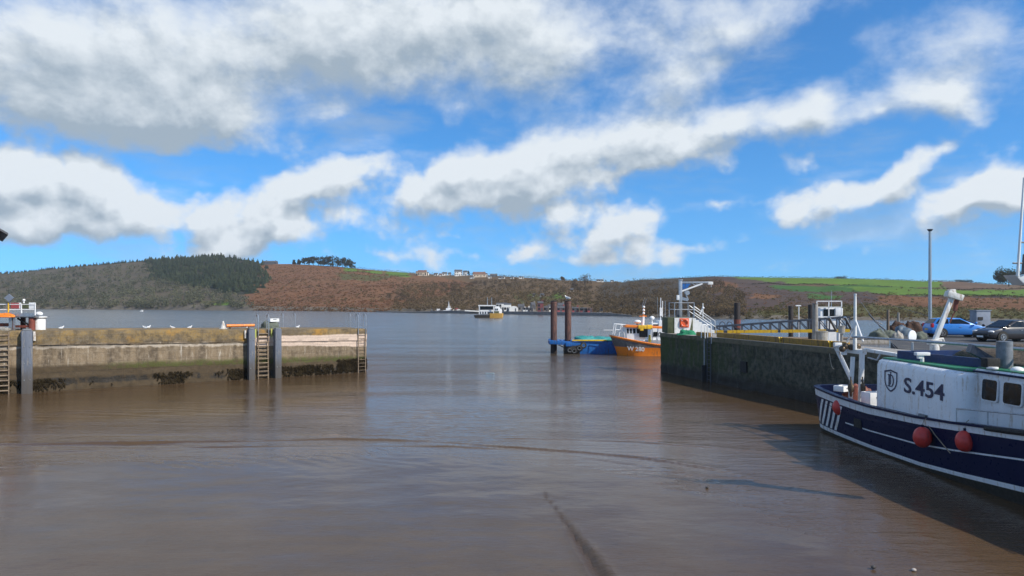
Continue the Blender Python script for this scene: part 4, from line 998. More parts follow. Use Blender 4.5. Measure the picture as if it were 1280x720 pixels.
pile(710.0,376.0,441,Yp+1.5,.395,M_rust,'right one of two tall rusty mooring piles with a gull on its top','rusty mooring piles in the channel',cap=M_black)
q=P(709.3,375.8,Yp+1.5); gull(q+Vector((0,0,.06)),2.6,'gull perched on top of the right rusty mooring pile',1.6)
gp='dark guide piles behind the gangway'
pile(921.5,378.5,400,100,.42,M_bootblack,'black guide pile with a rusty orange foot left of the white cabin',gp)
b=MB(); b.cyl((0,0,0),(0,0,1.2),.46,n=22); o=b.build('rust_sleeve',M_redrust); o.location=P(921.5,402,100)+Vector((0,0,-.9)); tag(o,'rusty orange sleeve round the foot of the leftmost black guide pile','sleeve')
pile(988.5,382.5,400,110,.36,M_bootblack,'black guide pile midway along the gangway, next to a slim white lamp post',gp)
pile(1013.5,381,400,100,.36,M_bootblack,'black guide pile standing against the left side of the white cabin',gp)
t=thing('lamp_post','slim white lamp post on the pontoon beside the middle black guide pile','lamp post',(P(998.5,400,108).x,108,.75)); b=MB(); ztop=bz(382,108)-.75; b.cyl((0,0,0),(0,0,ztop),.07,n=10); b.build('post',M_whitec,t); b=MB(); b.box((-.1,0,ztop),(.75,.25,.16)); b.build('lamp_head',M_whitec,t)
# grey post with tub, hanging tub and rope
c=P(1019,380,47); t=thing('grey_post','thick weathered grey post on the quay edge, a stained tub at its foot','post',(c.x,47,QZ)); b=MB(); b.cyl((0,0,-.6),(0,0,c.z-QZ),.19,.17,n=16); b.build('post',M_concrete,t); b=MB(); b.cyl((0,0,c.z-QZ),(0,0,c.z-QZ+.04),.19,n=16); b.build('cap',M_greysteel,t)
def tub(loc,r,h,lab):
    t=thing('tub',lab,'tub',loc,0,'stained tubs by the quay edge'); b=MB(); b.lathe((0,0,0),[(r*.86,0),(r*.98,h*.92),(r*1.04,h*.93),(r*1.04,h),(r*.92,h),(r*.8,.05)],22); b.build('bucket',M_tub,t); b=MB(); b.tube([(r*math.cos(q),0,h-.05+.0*q+r*.25*math.sin(q)) for q in (math.pi*j/10 for j in range(11))],.012,6); b.build('handle',M_greysteel,t)
tub(P(1027,428,45),.37,.70,'larger stained tub standing on the quay edge at the foot of the grey post')
t=P(1052,416.5,45); tub(t,.22,.46,'smaller grey tub beside the white mast legs of the fishing boat'); 
o=MB().cyl((0,0,0),(0,0,.9),.09,n=10).build('short_post',M_concrete); o.location=(t.x,t.y,t.z-.92); tag(o,'short concrete post carrying the smaller grey tub','post')
a=QW(q_of_px(1033),.1,QZ); pts=[a,a+Vector((.02,-.15,-.2))]; e=P(1041,461,39.5); pts+=[lerp(a,e,f)+Vector((0,-.12,-.35*math.sin(math.pi*f))) for f in (.2,.4,.6,.8,1)]
b=MB(); b.tube([q-a for q in pts],.022,6); o=b.build('mooring_rope',M_rope); o.location=a; tag(o,'slack mooring rope hanging down the dark quay wall behind the stern','rope')

# workboat with a white cabin behind the gangway
Yw=76.0; wx=lambda px:(px-640)/F*Yw; wz=lambda py:EYE-(py-YH)/F*Yw
wb=thing('work_boat','white framed workboat cabin with a dark window behind the gangway','workboat',(wx(1034),Yw,0))
mb=W(); rings=[]
for x,hw in ((wx(985),.3),(wx(992),1.0),(wx(1005),1.4),(wx(1040),1.5),(wx(1075),1.4)):
    rings.append([Vector((x,Yw+1+hw*sy,z)) for sy,z in ((-1,1.25),(-1,.5),(-.7,-.3),(.7,-.3),(1,.5),(1,1.25))])
mb.loft(rings); mb.build('hull',M_greysteel,wb,smooth=30)
mb=W(); mb.box((wx(1040),Yw+1,(wz(385)+1.2)/2),(wx(1053)-wx(1026),1.6,wz(385)-1.2)); mb.build('cabin',M_whitec,wb,bevel=.04)
mb=W(); mb.box((wx(1037),Yw+.17,wz(391)),(wx(1044)-wx(1030.5),.06,.75)); mb.build('window',M_glass,wb)
mb=W(); mb.box((wx(1049),Yw+.1,wz(390)),(wx(1053.5)-wx(1044.5),.25,.8)); mb.build('locker',M_whitec,wb,bevel=.02)
mb=W()
for px in (1021,1036,1052): mb.bar((wx(px),Yw,1.2),(wx(px),Yw,wz(376.5)),.09)
for py in (376.5,384,396): mb.bar((wx(1020.5),Yw,wz(py)),(wx(1052.5),Yw,wz(py)),.09)
mb.build('frame',M_whitec,wb); mb=W(); mb.cyl((wx(1044.5),Yw+1,wz(385)),(wx(1044.5),Yw+1,wz(363)),.04,.025,n=8); mb.build('aerial',M_galv,wb)

# street lamp, kiosk, gear on the car park
Yl=60.0; t=thing('lamp_column','tall slim grey lamp column with a flat cap behind the blue car','lamp column',((1162.5-640)/F*Yl,Yl,QZ))
h_=EYE-(289-YH)/F*Yl-QZ; b=MB(); b.cyl((0,0,0),(0,0,h_),.15,.10,n=14); b.build('column',M_galv,t); b=MB(); b.cyl((0,0,h_-.02),(0,0,h_+.12),.10,.22,n=16); b.cyl((0,0,h_+.12),(0,0,h_+.17),.22,n=16); b.build('lamp_head',M_darksteel,t); MB().box((0,-.15,.9),(.16,.04,.5)).build('access_door',M_greysteel,t)
Yk=60.0; t=thing('kiosk','blue grey steel cabinet with a small dark panel between the two cars','cabinet',((1225-640)/F*Yk,Yk,QZ),.1)
b=MB(); b.box((0,0,.96),(1.25,.8,1.92)); b.build('cabinet',M_kiosk,t,bevel=.03); MB().box((-.3,-.42,1.28),(.42,.05,.26)).build('dark_panel',M_black,t); MB().box((-.3,-.41,.92),(.22,.03,.18)).build('slot',M_greysteel,t); MB().box((0,0,1.95),(1.35,.9,.07)).build('top',M_kiosk,t)
M_dredge=mat('rusty_dredge_iron',(.085,.040,.024),(.030,.018,.013),9,.9,bump=1.0,bscale=14)
M_tarpd=mat('slate_blue_tarpaulin',(.10,.15,.20),(.07,.105,.145),5,.6,bump=.4,bscale=7)
def ground(px,Y): return Vector(((px-640)/F*Y,Y,QZ))
heap('tarpaulin_mound',ground(1128,57),(.72,.6,.72),M_tarpd,'pale blue tarpaulin mound among the fishing gear on the quay',cat='tarpaulin',seed=4)
heap('rusty_gear_heap',ground(1122,60),(.8,.6,.98),M_dredge,'tall rust brown heap of dredge gear behind the blue tarpaulin',cat='fishing gear',seed=6)
heap('rusty_gear_heap',ground(1141,60),(.8,.6,1.05),M_dredge,'second rust brown gear heap, between the tarpaulin and the blue car',cat='fishing gear',seed=16)
heap('grey_net_heap',ground(1098,52),(.62,.5,.62),M_greynet,'grey green net heap nearest the white mast legs',seed=7)
heap('grey_net_heap',ground(1112,52.5),(.6,.5,.55),M_greynet,'grey green net heap left of the blue tarpaulin',seed=8)
heap('pale_net_heap',ground(1150,52),(.5,.5,.5),M_greynet,'grey net heap right of the white disc near the blue car',seed=18)
heap('tan_bag',ground(1122,50),(.36,.3,.62),M_tub,'tan sack standing before the blue tarpaulin',cat='sack',seed=10)
t=ground(1110,56); o=MB().cyl((0,0,0),(0,0,2.05),.11,.10,n=10).build('timber_post',M_wood); o.location=t; tag(o,'brown timber post among the net heaps left of the rusty gear','post')
o=MB().cyl((0,0,0),(0,0,1.75),.09,n=10).build('timber_post',M_concrete); o.location=ground(1123,62); tag(o,'grey post sticking out of the rusty gear heap','post')
b=MB(); b.tube([(0,0,1.75),(.35,0,1.35),(.8,.05,.9),(1.4,.1,.45)],.05,8); b.tube([(0,0,1.75),(.5,0,1.2),(1.0,0,1.0)],.03,6); o=b.build('bent_bar',M_darksteel); o.location=ground(1086,54); tag(o,'bent dark bar leaning over the grey green net heaps','bar')
# low boundary wall at the back of the car park
t=thing('parapet_wall','low grey wall along the back of the car park','wall',(60,66,QZ)); mb=W(); mb.bar((36.0,63.2,QZ+.35),(95,72,QZ+.35),.35,.7); mb.build('wall',M_concrete,t,bevel=.03); mb=W(); mb.bar((35.9,63.2,QZ+.73),(95,72,QZ+.73),.45,.07); mb.build('coping',M_concrete,t,bevel=.02)

# ------------------------------------------------------------------ cars
def car(name,loc,rz,L,Wd,prof,paint,lab,hatch,cat='car'):
    """prof: (x, z_belt, z_roof or None) from tail (-) to nose (+)"""
    t=thing(name,lab,cat,loc,rz)
    rings=[]
    for x,zb,wf,zlow in prof['body']:
        w=Wd/2*wf
        rings.append([Vector((x,y,z)) for y,z in ((-w*.93,zlow),(-w,zlow+.12),(-w*1.0,.55),(-w*.985,zb-.10),(-w*.93,zb),(-w*.5,zb+.03),(w*.5,zb+.03),(w*.93,zb),(w*.985,zb-.10),(w,.55),(w,zlow+.12),(w*.93,zlow))])
    MB().loft(rings).build('body',paint,t,smooth=40)
    # greenhouse
    g_=prof['cab']; rings=[]
    for x,zr,wf in g_:
        w=Wd/2*wf
        rings.append((x,zr,w))
    xs_=[r[0] for r in rings]
    def ringc(x,zr,w,zb): return [Vector((x,y,z)) for y,z in ((-w*1.10,zb),(-w*1.02,lerp(zb,zr,.55)),(-w*.93,zr-.05),(-w*.80,zr),(w*.80,zr),(w*.93,zr-.05),(w*1.02,lerp(zb,zr,.55)),(w*1.10,zb))]
    MB().loft([ringc(x,zr,w,prof['belt']-.02) for x,zr,w in rings]).build('cabin',paint,t,smooth=40)
    # glass set a little proud of the cabin
    x0,x1,x2,x3=xs_[0],xs_[1],xs_[-2],xs_[-1]; zr=max(r[1] for r in rings); w=rings[1][2]; bz0=prof['belt']
    for sy in (-1,1):
        gl=MB(); mid=lerp(x1,x2,.48)
        for a,b_,c_,d_ in ((lerp(x0,x1,.55),mid-.05,x1+.12,mid-.05),(mid+.05,lerp(x3,x2,.35),mid+.05,x2-.08)):
            y0=sy*(w*1.085+.012); y1=sy*(w*.965+.012); f=[Vector((a,y0,bz0+.05)),Vector((b_,y0,bz0+.05)),Vector((d_,y1,zr-.10)),Vector((c_,y1,zr-.10))]
            gl.prism(f,(0,-sy*.02,0))
        gl.build('side_window',M_glass,t)
        mi=MB(); mi.sph((lerp(x3,x2,.1),sy*(Wd/2+.06),bz0+.10),.13,(.7,1,.75),10,8); mi.build('mirror',paint,t)
        MB().bar((-L*.02,sy*(Wd/2+.005),.78),(-L*.02+.16,sy*(Wd/2+.005),.78),.03).build('door_handle',M_galv,t)
    def screen(xa,za,xb,zb,wa,wb,sgn,name):
        n_=Vector((zb-za,0,-(xb-xa))).normalized()*.014*sgn
        f=[Vector((xa,-wa,za))+n_,Vector((xa,wa,za))+n_,Vector((xb,wb,zb))+n_,Vector((xb,-wb,zb))+n_]; MB().prism(f,-n_*1.5).build(name,M_glass,t)
    screen(lerp(x3,x2,.05),lerp(bz0,zr,.07),lerp(x3,x2,.93),lerp(bz0,zr,.95),w*.98,w*.82,1,'windscreen')
    screen(lerp(x0,x1,.08),lerp(bz0,rings[1][1],.12),lerp(x0,x1,.9),lerp(bz0,rings[1][1],.9),w*.92,w*.80,-1,'rear_window')
    for wx_ in prof['wheels']:
        for sy in (-1,1):
            wh=MB(); y=sy*(Wd/2-.07); r_=prof.get('r',.32)
            wh.ring((wx_,y,r_),r_-.085,.095,(0,1,0),26,10); ty=wh.build('wheel',M_black,t,smooth=80)
            rm=MB(); yy=sy*(Wd/2+.012); rm.ring((wx_,yy,r_),r_-.13,.022,(0,1,0),24,6); rm.cyl((wx_,yy-sy*.02,r_),(wx_,yy+sy*.02,r_),.06,n=12)
            for q in range(7):
                a=q*2*math.pi/7; rm.bar((wx_,yy,r_),(wx_+math.cos(a)*(r_-.13),yy,r_+math.sin(a)*(r_-.13)),.05,.03)
            rm.build('rim',M_rim,ty)
            MB().cyl((wx_,y-sy*.05,r_),(wx_,y+sy*.02,r_),r_-.13,n=18).build('hub_shadow_disc',M_greysteel,ty) if False else None
            ar=MB(); ar.cyl((wx_,sy*(Wd/2-.22),r_+.01),(wx_,sy*(Wd/2+.004),r_+.01),r_+.055,n=26); ar.build('wheel_arch',M_bootblack,t)
    xt=-L/2; xn=L/2
    for sy in (-1,1):
        h_=MB(); h_.sph((xn-.24,sy*(Wd/2-.27),.68),.2,(1.05,1,.48),14,8); h_.build('headlight',M_headlight,t)
        r_=MB(); r_.box((xt+.10,sy*(Wd/2-.15),.90 if hatch else .82),(.16,.26,.30 if hatch else .18)); r_.build('tail_light',M_taillight,t,bevel=.03)
    MB().box((xn-.02,0,.46),(.08,Wd*.62,.20)).build('grille',M_black,t,bevel=.02); MB().box((xn+.02,0,.36),(.03,.5,.11)).build('number_plate',M_whitec,t); MB().box((xt-.005,0,.60),(.03,.5,.11)).build('number_plate',M_yellow,t)
    MB().box((0,0,.25),(L*.8,Wd*.8,.16)).build('underbody',M_black,t)
    return t
hatchp={'belt':.98,'wheels':(-1.28,1.27),'r':.32,'body':[(-2.05,.70,.80,.42),(-1.98,.98,.90,.30),(-1.6,1.00,.97,.24),(-.6,.99,1,.22),(.6,.97,1,.22),(1.15,.93,.98,.24),(1.7,.82,.93,.26),(1.98,.68,.84,.30),(2.06,.55,.74,.36)],
 'cab':[(-1.93,1.0,.80),(-1.55,1.40,.80),(-.7,1.47,.80),(.1,1.44,.80),(1.12,.96,.80)]}
sedp={'belt':.95,'wheels':(-1.35,1.40),'r':.33,'body':[(-2.3,.80,.80,.42),(-2.2,.96,.90,.32),(-1.5,.98,.97,.24),(-.5,.96,1,.22),(.7,.94,1,.22),(1.3,.90,.98,.24),(1.9,.78,.93,.26),(2.2,.66,.84,.30),(2.29,.52,.74,.36)],
 'cab':[(-1.85,.97,.79),(-1.0,1.38,.79),(-.4,1.44,.79),(.2,1.41,.79),(1.22,.95,.79)]}
car('blue_hatchback',ground(1194,54.5),-.12,4.1,1.74,hatchp,M_carblue,'bright blue hatchback parked tail on behind the boom of the fishing boat',True)
car('dark_saloon',ground(1262,48.5),math.pi+.19,4.6,1.8,sedp,M_cardark,'dark grey saloon parked nose left at the right picture edge',False)
# ------------------------------------------------------------------ lettering helper
def text_mesh(txt,size,bold=0.0,shear=0.0):
    cu=bpy.data.curves.new('lettering','FONT'); cu.body=txt; cu.size=size; cu.offset=bold; cu.extrude=.004; cu.shear=shear; cu.resolution_u=4; cu.align_x='CENTER'; cu.align_y='CENTER'
    o=bpy.data.objects.new('lettering_source',cu); COL.objects.link(o)
    dg=bpy.context.evaluated_depsgraph_get(); me=bpy.data.meshes.new_from_object(o.evaluated_get(dg))
    vs=[v.co.copy() for v in me.vertices]; fs=[list(p.vertices) for p in me.polygons]
    bpy.data.objects.remove(o); bpy.data.curves.remove(cu); bpy.data.meshes.remove(me)
    return vs,fs
def lettering(parent,txt,size,c,ux,uz,m_,name='lettering',bold=.0,sx=1.0,surf=None):
    vs,fs=text_mesh(txt,size,bold); ux=Vector(ux).normalized(); uz=Vector(uz).normalized(); un=ux.cross(uz)
    mb=W()
    out=[]
    for v in vs:
        q=Vector(c)+ux*v.x*sx+uz*v.y+un*v.z
        if surf: q=surf(q)+un*(v.z)
        out.append(q)
    mb.add(out,fs); return mb.build(name,m_,parent,smooth=0)

# ------------------------------------------------------------------ the big fishing boat at the right
CX=16.75
boat=thing('fishing_boat','navy and white fishing boat numbered S.454 moored against the right quay','fishing boat',(CX,26,0))
BEAM=[(12.2,.05),(13.2,.75),(15,1.35),(17,1.72),(19,1.85),(21.2,1.95),(24,2.14),(27,2.32),(30,2.50),(32,2.61),(33.2,2.64),(33.7,2.58),(33.92,2.40),(34.04,2.1),(34.10,1.5),(34.14,.0)]
Lz=[ # height of each painted line along the hull
 [(12,3.2),(17,2.6),(21,2.22),(24,1.98),(26,1.86),(29.3,1.80),(31.5,1.88),(34,2.06)],      # sheer
 [(12,2.9),(17,2.35),(21,1.98),(25.2,1.66),(29.3,1.50),(31.5,1.58),(34,1.72)],             # under white band
 [(12,2.0),(17,1.75),(21,1.44),(24,1.1),(26,.92),(29.3,.84),(32,.86),(34,.9)],           # thin stripe top
 [(12,1.95),(17,1.70),(21,1.385),(24,1.045),(26,.865),(29.3,.785),(32,.805),(34,.845)],
 [(12,1.2),(17,.85),(21,.60),(24,.36),(26,.24),(29.3,.22),(32,.28),(34,.37)],              # boot top
 [(12,1.0),(17,.68),(21,.44),(24,.22),(26,.10),(29.3,.07),(32,.12),(34,.18)],
 [(12,-.3),(34,-.3)],[(12,-1.0),(34,-1.0)]]
def hx(Y,z):
    b=interp(BEAM,Y); zs=interp(Lz[0],Y); f=(zs-z)/(zs+.3)
    fl=.97-.10*max(0,f)**1.6 if z>-.3 else .80
    fl+=.03*max(0,1-f*2)
    return b*fl
Ys=[34.14,34.10,34.07,34.04,33.98,33.92,33.8,33.7,33.45,33.2,33.0,32.5,32,31.5,31,30.5,30,29,28,27,26,25,24,23,22,21,20,19,18,17,16,15,14.2,13.2,12.6,12.2]
mb=W(); rows=[]
bm_=[0,1,2,1,0,3,3]  # placeholder, see materials below
def fan(Y): return [interp(t,Y) for t in Lz]
rings=[]
for Y in Ys:
    zs=fan(Y); L_=[Vector((CX-hx(Y,z),Y,z)) for z in zs]; Rr=[Vector((CX+hx(Y,z),Y,z)) for z in zs]
    rings.append(L_+[Vector((CX,Y,-1.2))]+Rr[::-1])
bands=[0,1,0,1,0,2,2,2, 2,2,2,0,1,0,1,0]
bands=[0,1,0,1,0,2,2,2]+[2,2,2,0,1,0,1,0]
# band order: white band, navy, white stripe, navy, white boot top, black...
bands=[0,1,0,1,0,2,2,2,2,2,2,0,1,0,1,0]
mb.loft(rings,closed=False,caps=False,bands=bands[:len(rings[0])-1])
nb_=len(rings[0])-1
for i in range(len(rings)-1):
    if Ys[i+1]>=31.0:
        for j in (2,13): mb.mi[i*nb_+j]=1

M_boatwhite=mat('boat_white_paint',(.74,.76,.78),(.66,.69,.72),1.2,.32,dirt=(.46,.38,.30),dirtamt=.30)
mb.build('hull',[M_boatwhite,M_navy,M_bootblack],boat,smooth=40)
# deck, bulwark inner face and navy rail cap
mb=W(); rings=[]
for Y in Ys[5:]:
    b=max(.02,hx(Y,1.5)-.10); zd=interp(Lz[0],Y)-.55; rings.append([Vector((CX-b,Y,zd)),Vector((CX+b,Y,zd))])
mb.loft(rings,closed=False,caps=False); mb.build('deck',M_offwhite,boat)
mb=W(); capn=MB()
pts=[]
for Y in Ys: pts.append(Vector((CX-hx(Y,interp(Lz[0],Y)),Y,interp(Lz[0],Y))))
pts2=[Vector((2*CX-q.x,q.y,q.z)) for q in pts]
loop=pts[::-1]+pts2[1:]
rr=[]
for i,q in enumerate(loop):
    t_=(loop[min(i+1,len(loop)-1)]-loop[max(i-1,0)]); nn=Vector((t_.y,-t_.x,0)).normalized()
    c_=Vector((CX,q.y,0)); 
    if nn.dot(Vector((CX,26,0))-q)<0: nn=-nn
    o_=-nn*.05; i_=nn*.20
    rr.append([q+o_+Vector((0,0,-.02)),q+o_+Vector((0,0,.06)),q+i_+Vector((0,0,.06)),q+i_*.55+Vector((0,0,-.5)),q+nn*.05+Vector((0,0,-.55)),q+nn*.04+Vector((0,0,-.02))])
mb.loft(rr); mb.build('bulwark_rail',M_navy,boat,smooth=40)
def hullP(Y,z,off=.0):
    x=CX-hx(Y,z); dx_=(hx(Y+.05,z)-hx(Y-.05,z))/.1
    n_=Vector((-1,-dx_*1.0 if False else dx_*-1*-1,0)); n_=Vector((-1,dx_,0)).normalized()
    return Vector((x,Y,z))+n_*off
# slanting white bars at the stern quarter
mb=W()
for i in range(5):
    y0=33.75-i*.42; nz=10
    for j in range(nz):
        for sg in (0,):
            def zz_(q,f): lo=interp(Lz[4],q)+.05; hi=interp(Lz[1],q)-.06; return lerp(lo,hi,f)
            f0,f1=j/nz,(j+1)/nz; ya=y0-.85*f0; yb=y0-.85*f1; wdt_=.20
            mb.add([hullP(ya,zz_(ya,f0),.014),hullP(ya-wdt_,zz_(ya-wdt_,f0),.014),hullP(yb-wdt_,zz_(yb-wdt_,f1),.014),hullP(yb,zz_(yb,f1),.014)],[(0,1,2,3)])
mb.build('painted_bars',M_boatwhite,boat,recalc=False)
# shelter with the number, its rounded forward end
SX=14.62; YA,YC=28.95,23.55; ZT=3.74
def zbase(Y): return interp(Lz[1],Y)+.06
prof=lambda Y,inset,top: [Vector((SX+inset,Y,zbase(Y)-.0)),Vector((SX+inset+.03,Y,top-.22)),Vector((SX+inset+.10,Y,top-.07)),Vector((SX+inset+.24,Y,top)),Vector((18.55,Y,top)),Vector((18.75,Y,top-.15)),Vector((18.85,Y,zbase(Y)))]
mb=W(); rings=[prof(YA+.03,.14,ZT-.03),prof(YA,.04,ZT),prof(YA-.12,0,ZT)]
for i in range(1,9): rings.append(prof(lerp(YA-.12,YC+.45,i/8),0,ZT-.05*i/8))
for a in (20,40,60,80,90): rings.append(prof(YC+.45-.45*math.sin(R(a)),.45*(1-math.cos(R(a))),ZT-.05-.05*(1-math.cos(R(a)))))
mb.loft(rings); mb.build('shelter',M_boatwhite,boat,smooth=50)
def srf(q): return Vector((SX+.012+.03*max(0,min(1,(q.z-1.7)/1.8))-.028,q.y,q.z))
# number S.454: on the shaded side facing the channel, reading towards the bow
ux=(0,-1,0); uz=(0,0,1)
lettering(boat,'S.454',.78,(SX,25.62,2.90),ux,uz,M_letternavy,'registration_number',bold=.012,sx=1.50,surf=srf)
# shield with interlaced letters I and D
sh=MB(); W_h,H_h=.47,.43
def shield(k_,kz=1):
    o=[(-1,.82),(-.5,.90),(0,1.0),(.5,.90),(1,.82),(1,.1),(.92,-.3),(.68,-.66),(.32,-.9),(0,-1.02),(-.32,-.9),(-.68,-.66),(-.92,-.3),(-1,.1)]
    return [(a*W_h*k_,b*H_h*k_) for a,b in o]
mb=W(); c0=Vector((SX,27.82,2.98))
def SP(a,b,off=0): q=srf(c0+Vector((0,-a,b))); q.x-=off; return q
o_,i_=shield(1.0),shield(.86)
n=len(o_); mb.add([SP(*q) for q in o_]+[SP(*q) for q in i_],[(j,(j+1)%n,n+(j+1)%n,n+j) for j in range(n)])
def poly(pts): mb.add([SP(*q) for q in pts],[tuple(range(len(pts)))])
def quad_strip(a,b):
    mb.add([SP(*q) for q in a]+[SP(*q) for q in b],[(j,j+1,len(a)+j+1,len(a)+j) for j in range(len(a)-1)])
# serif D
poly([(-.17,.22),(-.07,.22),(-.07,-.22),(-.15,-.22)]); poly([(-.22,.24),(.02,.24),(.02,.20),(-.22,.20)]); poly([(-.22,-.20),(.02,-.20),(.02,-.24),(-.22,-.24)])
oa=[(.02+.21*math.sin(q),.24*math.cos(q)) for q in (math.pi*j/14 for j in range(15))]; ia=[(.02+.135*math.sin(q),.20*math.cos(q)) for q in (math.pi*j/14 for j in range(15))]; quad_strip(oa,ia)
poly([(-.035,.32),(.015,.32),(.015,-.15),(-.035,-.15)]); poly([(-.08,.34),(.06,.34),(.06,.31),(-.08,.31)])
mb.build('shield_emblem',M_letternavy,boat,smooth=0,recalc=False)
mb=W(); mb.prism([(wp_+.14,y_,ZT+.085) for wp_,y_ in ((15.22,YC+.2),(15.45,19),(15.85,16),(16.3,13.5))]+[(18.5,13.5,ZT+.085),(18.5,YC+.2,ZT+.085)],(0,0,.05)); mb.build('wheelhouse_roof',M_greenroof,boat,bevel=.01)
# green roof deck, navy coaming
mb=W(); mb.prism([(SX+.25,YA-.05,ZT),(18.7,YA-.05,ZT),(18.7,YC+.22,ZT),(15.25,YC+.22,ZT-.03),(SX+.45,YC+.3,ZT-.02)],(0,0,.06)); mb.build('roof_deck',M_greenroof,boat,bevel=.01)
mb=W(); mb.bar((15.30,28.5,ZT+.20),(16.0,24.2,ZT+.20),.12,.30); mb.bar((15.30,28.5,ZT+.20),(18.6,28.8,ZT+.20),.12,.30); mb.build('coaming',mat('blue_coaming_paint',(.012,.035,.13),(.010,.028,.10),4,.45),boat)
# wheelhouse side with its windows, set back from the shelter
mb=W(); zl_=lambda Y:interp(Lz[0],Y)-.4
def wp(Y): return interp([(13.5,16.3),(16,15.85),(19,15.45),(YC+.2,15.22)],Y)
yy=[YC+.2,22.5,21.5,20.5,19.5,18.5,17,15,13.6]
rings=[[Vector((wp(Y),Y,zl_(Y))),Vector((wp(Y)+.05,Y,ZT+.02)),Vector((wp(Y)+.12,Y,ZT+.085)),Vector((18.5,Y,ZT+.085)),Vector((18.5,Y,zl_(Y)))] for Y in yy]
mb.loft(rings); mb.build('wheelhouse',M_boatwhite,boat,smooth=40)
mb=W(); mb.tube([Vector((wp(Y)+.01,Y,ZT+.0)) for Y in yy],.035,8); mb.build('roof_rail',M_navy,boat)
def rounded(pts,r,seg=4):
    out=[]; n=len(pts)
    for i in range(n):
        p0,p1,p2=Vector(pts[i-1]),Vector(pts[i]),Vector(pts[(i+1)%n]); a=p1+(p0-p1).normalized()*r; b=p1+(p2-p1).normalized()*r
        out+=[(a*(1-t)**2+p1*2*t*(1-t)+b*t*t) for t in (j/seg for j in range(seg+1))]
    return out
for ya,yb in ((23.30,22.66),(22.36,21.64),(21.3,20.6),(20.0,19.2),(18.4,17.6)):
    zt_=3.53; zb_=2.88
    c=[(wp(ya)-.005,ya,zb_),(wp(yb)-.005,yb,zb_),(wp(yb)+.035,yb,zt_),(wp(ya)+.035,ya,zt_)]
    o_=rounded(c,.10); m_=Vector((0,0,0)); 
    for q in o_: m_+=q
    m_/=len(o_); big=[m_+(q-m_)*1.13 for q in o_]
    mb=W(); mb.prism(big,(-.035,0,0)); f=mb.build('window',M_boatwhite,boat); mb=W(); mb.prism([q+Vector((-.037,0,0)) for q in o_],(-.012,0,0)); mb.build('pane',M_glass,f)
# side rail, rubber roll
mb=W(); rl=[Vector((CX-hx(Y,2)+.08,Y,interp(Lz[0],Y)+.50)) for Y in (23.9,22.5,21,19,17,15)]
mb.tube(rl,.024,8)
for q in rl[:-1]: mb.cyl((q.x,q.y-.1,q.z-.5),(q.x,q.y-.1,q.z),.02,n=8)
mb.build('side_rail',M_galv,boat)
mb=W(); mb.tube([Vector((CX-hx(Y,2)-.03,Y,interp(Lz[0],Y)-.02)) for Y in (22.4,22.35,21.5,20.5,19,17)],[.03,.075,.085,.085,.085,.085],10); mb.build('rubber_rubbing_roll',M_black,boat)
# scupper and fairlead on the hull
for y_,z_ in ((29.9,.98),): mb=W(); mb.bar(hullP(y_+.28,z_,.0),hullP(y_-.28,z_,.0),.08,.36); mb.build('freeing_port',M_black,boat)
mb=W(); c=Vector((SX-.03,25.55,1.92)); mb.box(c,(.10,.45,.22)); mb.build('fairlead',M_greysteel,boat)
# fenders hung over the side: each moves by itself
def hung_fender(px,py,Y,r,el,lab,z_top):
    c=P(px,py,Y); t=thing('fender',lab,'fender',c,0,'red fenders hung along the boat')
    b=MB(); b.lathe((0,0,0),[(r*math.sqrt(max(0,1-(q)**2))+.004,q*r*el) for q in (-1,-.94,-.8,-.6,-.3,0,.3,.6,.8,.94,1)],18); b.build('float',M_red,t,smooth=80)
    b=MB(); b.cyl((0,0,r*el*.95),(0,0,r*el+.07),.045,n=10); b.build('eye',M_navy,t); b=MB(); b.tube([(0,0,r*el+.05),(.05,0,(z_top-c.z)*.6+.2),(.12,-.02,z_top-c.z)],.014,6); b.build('lanyard',M_rope,t)
hung_fender(1050.5,509,31.5,.33,1.12,'leftmost red fender, round and shiny, hung beside the slanting white bars',1.9)
hung_fender(1153,546.5,25.1,.30,1.22,'middle red fender, hung on a pale rope below the number S.454',1.95)
hung_fender(1206,551.5,23.3,.28,1.25,'rightmost red fender, faded and oval, hung below the shelter corner and side rail',2.2)
a=Vector((SX-.06,25.5,1.92)); b_=hullP(24.1,.95,.05); b=MB(); b.tube([(0,0,0),(b_-a)*.5+Vector((-.03,0,-.02)),b_-a],.018,6); o=b.build('fender_rope',M_rope); o.location=a; tag(o,'slack pale rope trailing from the fairlead past the middle red fender','rope')
# stern gantry
def post(mb,px0,py0,px1,py1,Y,w,Y1=None): mb.bar(P(px0,py0,Y),P(px1,py1,Y1 or Y),w,w)
YS=32.2
mb=W(); post(mb,1062.5,508,1066,446,YS,.15); mb.build('gantry_leg',M_white,boat,bevel=.02); mb=W(); post(mb,1075.5,512,1077.5,441,YS-.2,.18); mb.build('gantry_leg',M_white,boat,bevel=.02)
mb=W(); post(mb,1044,432,1064,474,YS+1.0,.18,YS+.7); mb.build('gantry_leg',M_boatwhite,boat,bevel=.02)
mb=W(); mb.bar(P(1046,436,YS+.9),P(1082,440.5,YS-.25),.20,.22); mb.build('gantry_beam',M_white,boat,bevel=.03)
mb=W(); mb.bar(P(1080,437,YS-.2),P(1140,446.5,29.5),.20,.14); mb.build('side_beam',M_white,boat,bevel=.02)
mb=W(); mb.bar(P(1085,447,YS-.3),P(1096,450,31),.05); mb.bar(P(1096,450,31),P(1100,443,31),.05); mb.build('hook_bar',M_galv,boat)
for px in (1063.5,1078): 
    c=P(px,485,YS-.35); mb=W(); mb.ring(c,.24,.05,(.92,-.35,0),26,8,sq=1.45); mb.cyl(c-Vector((.05,0,0)),c+Vector((.05,0,0)),.20,n=18); mb.tube([c+Vector((0,0,.36)),c+Vector((0,0,.5))],.03,6); mb.build('trawl_block',M_bronze,boat)
mb=W()
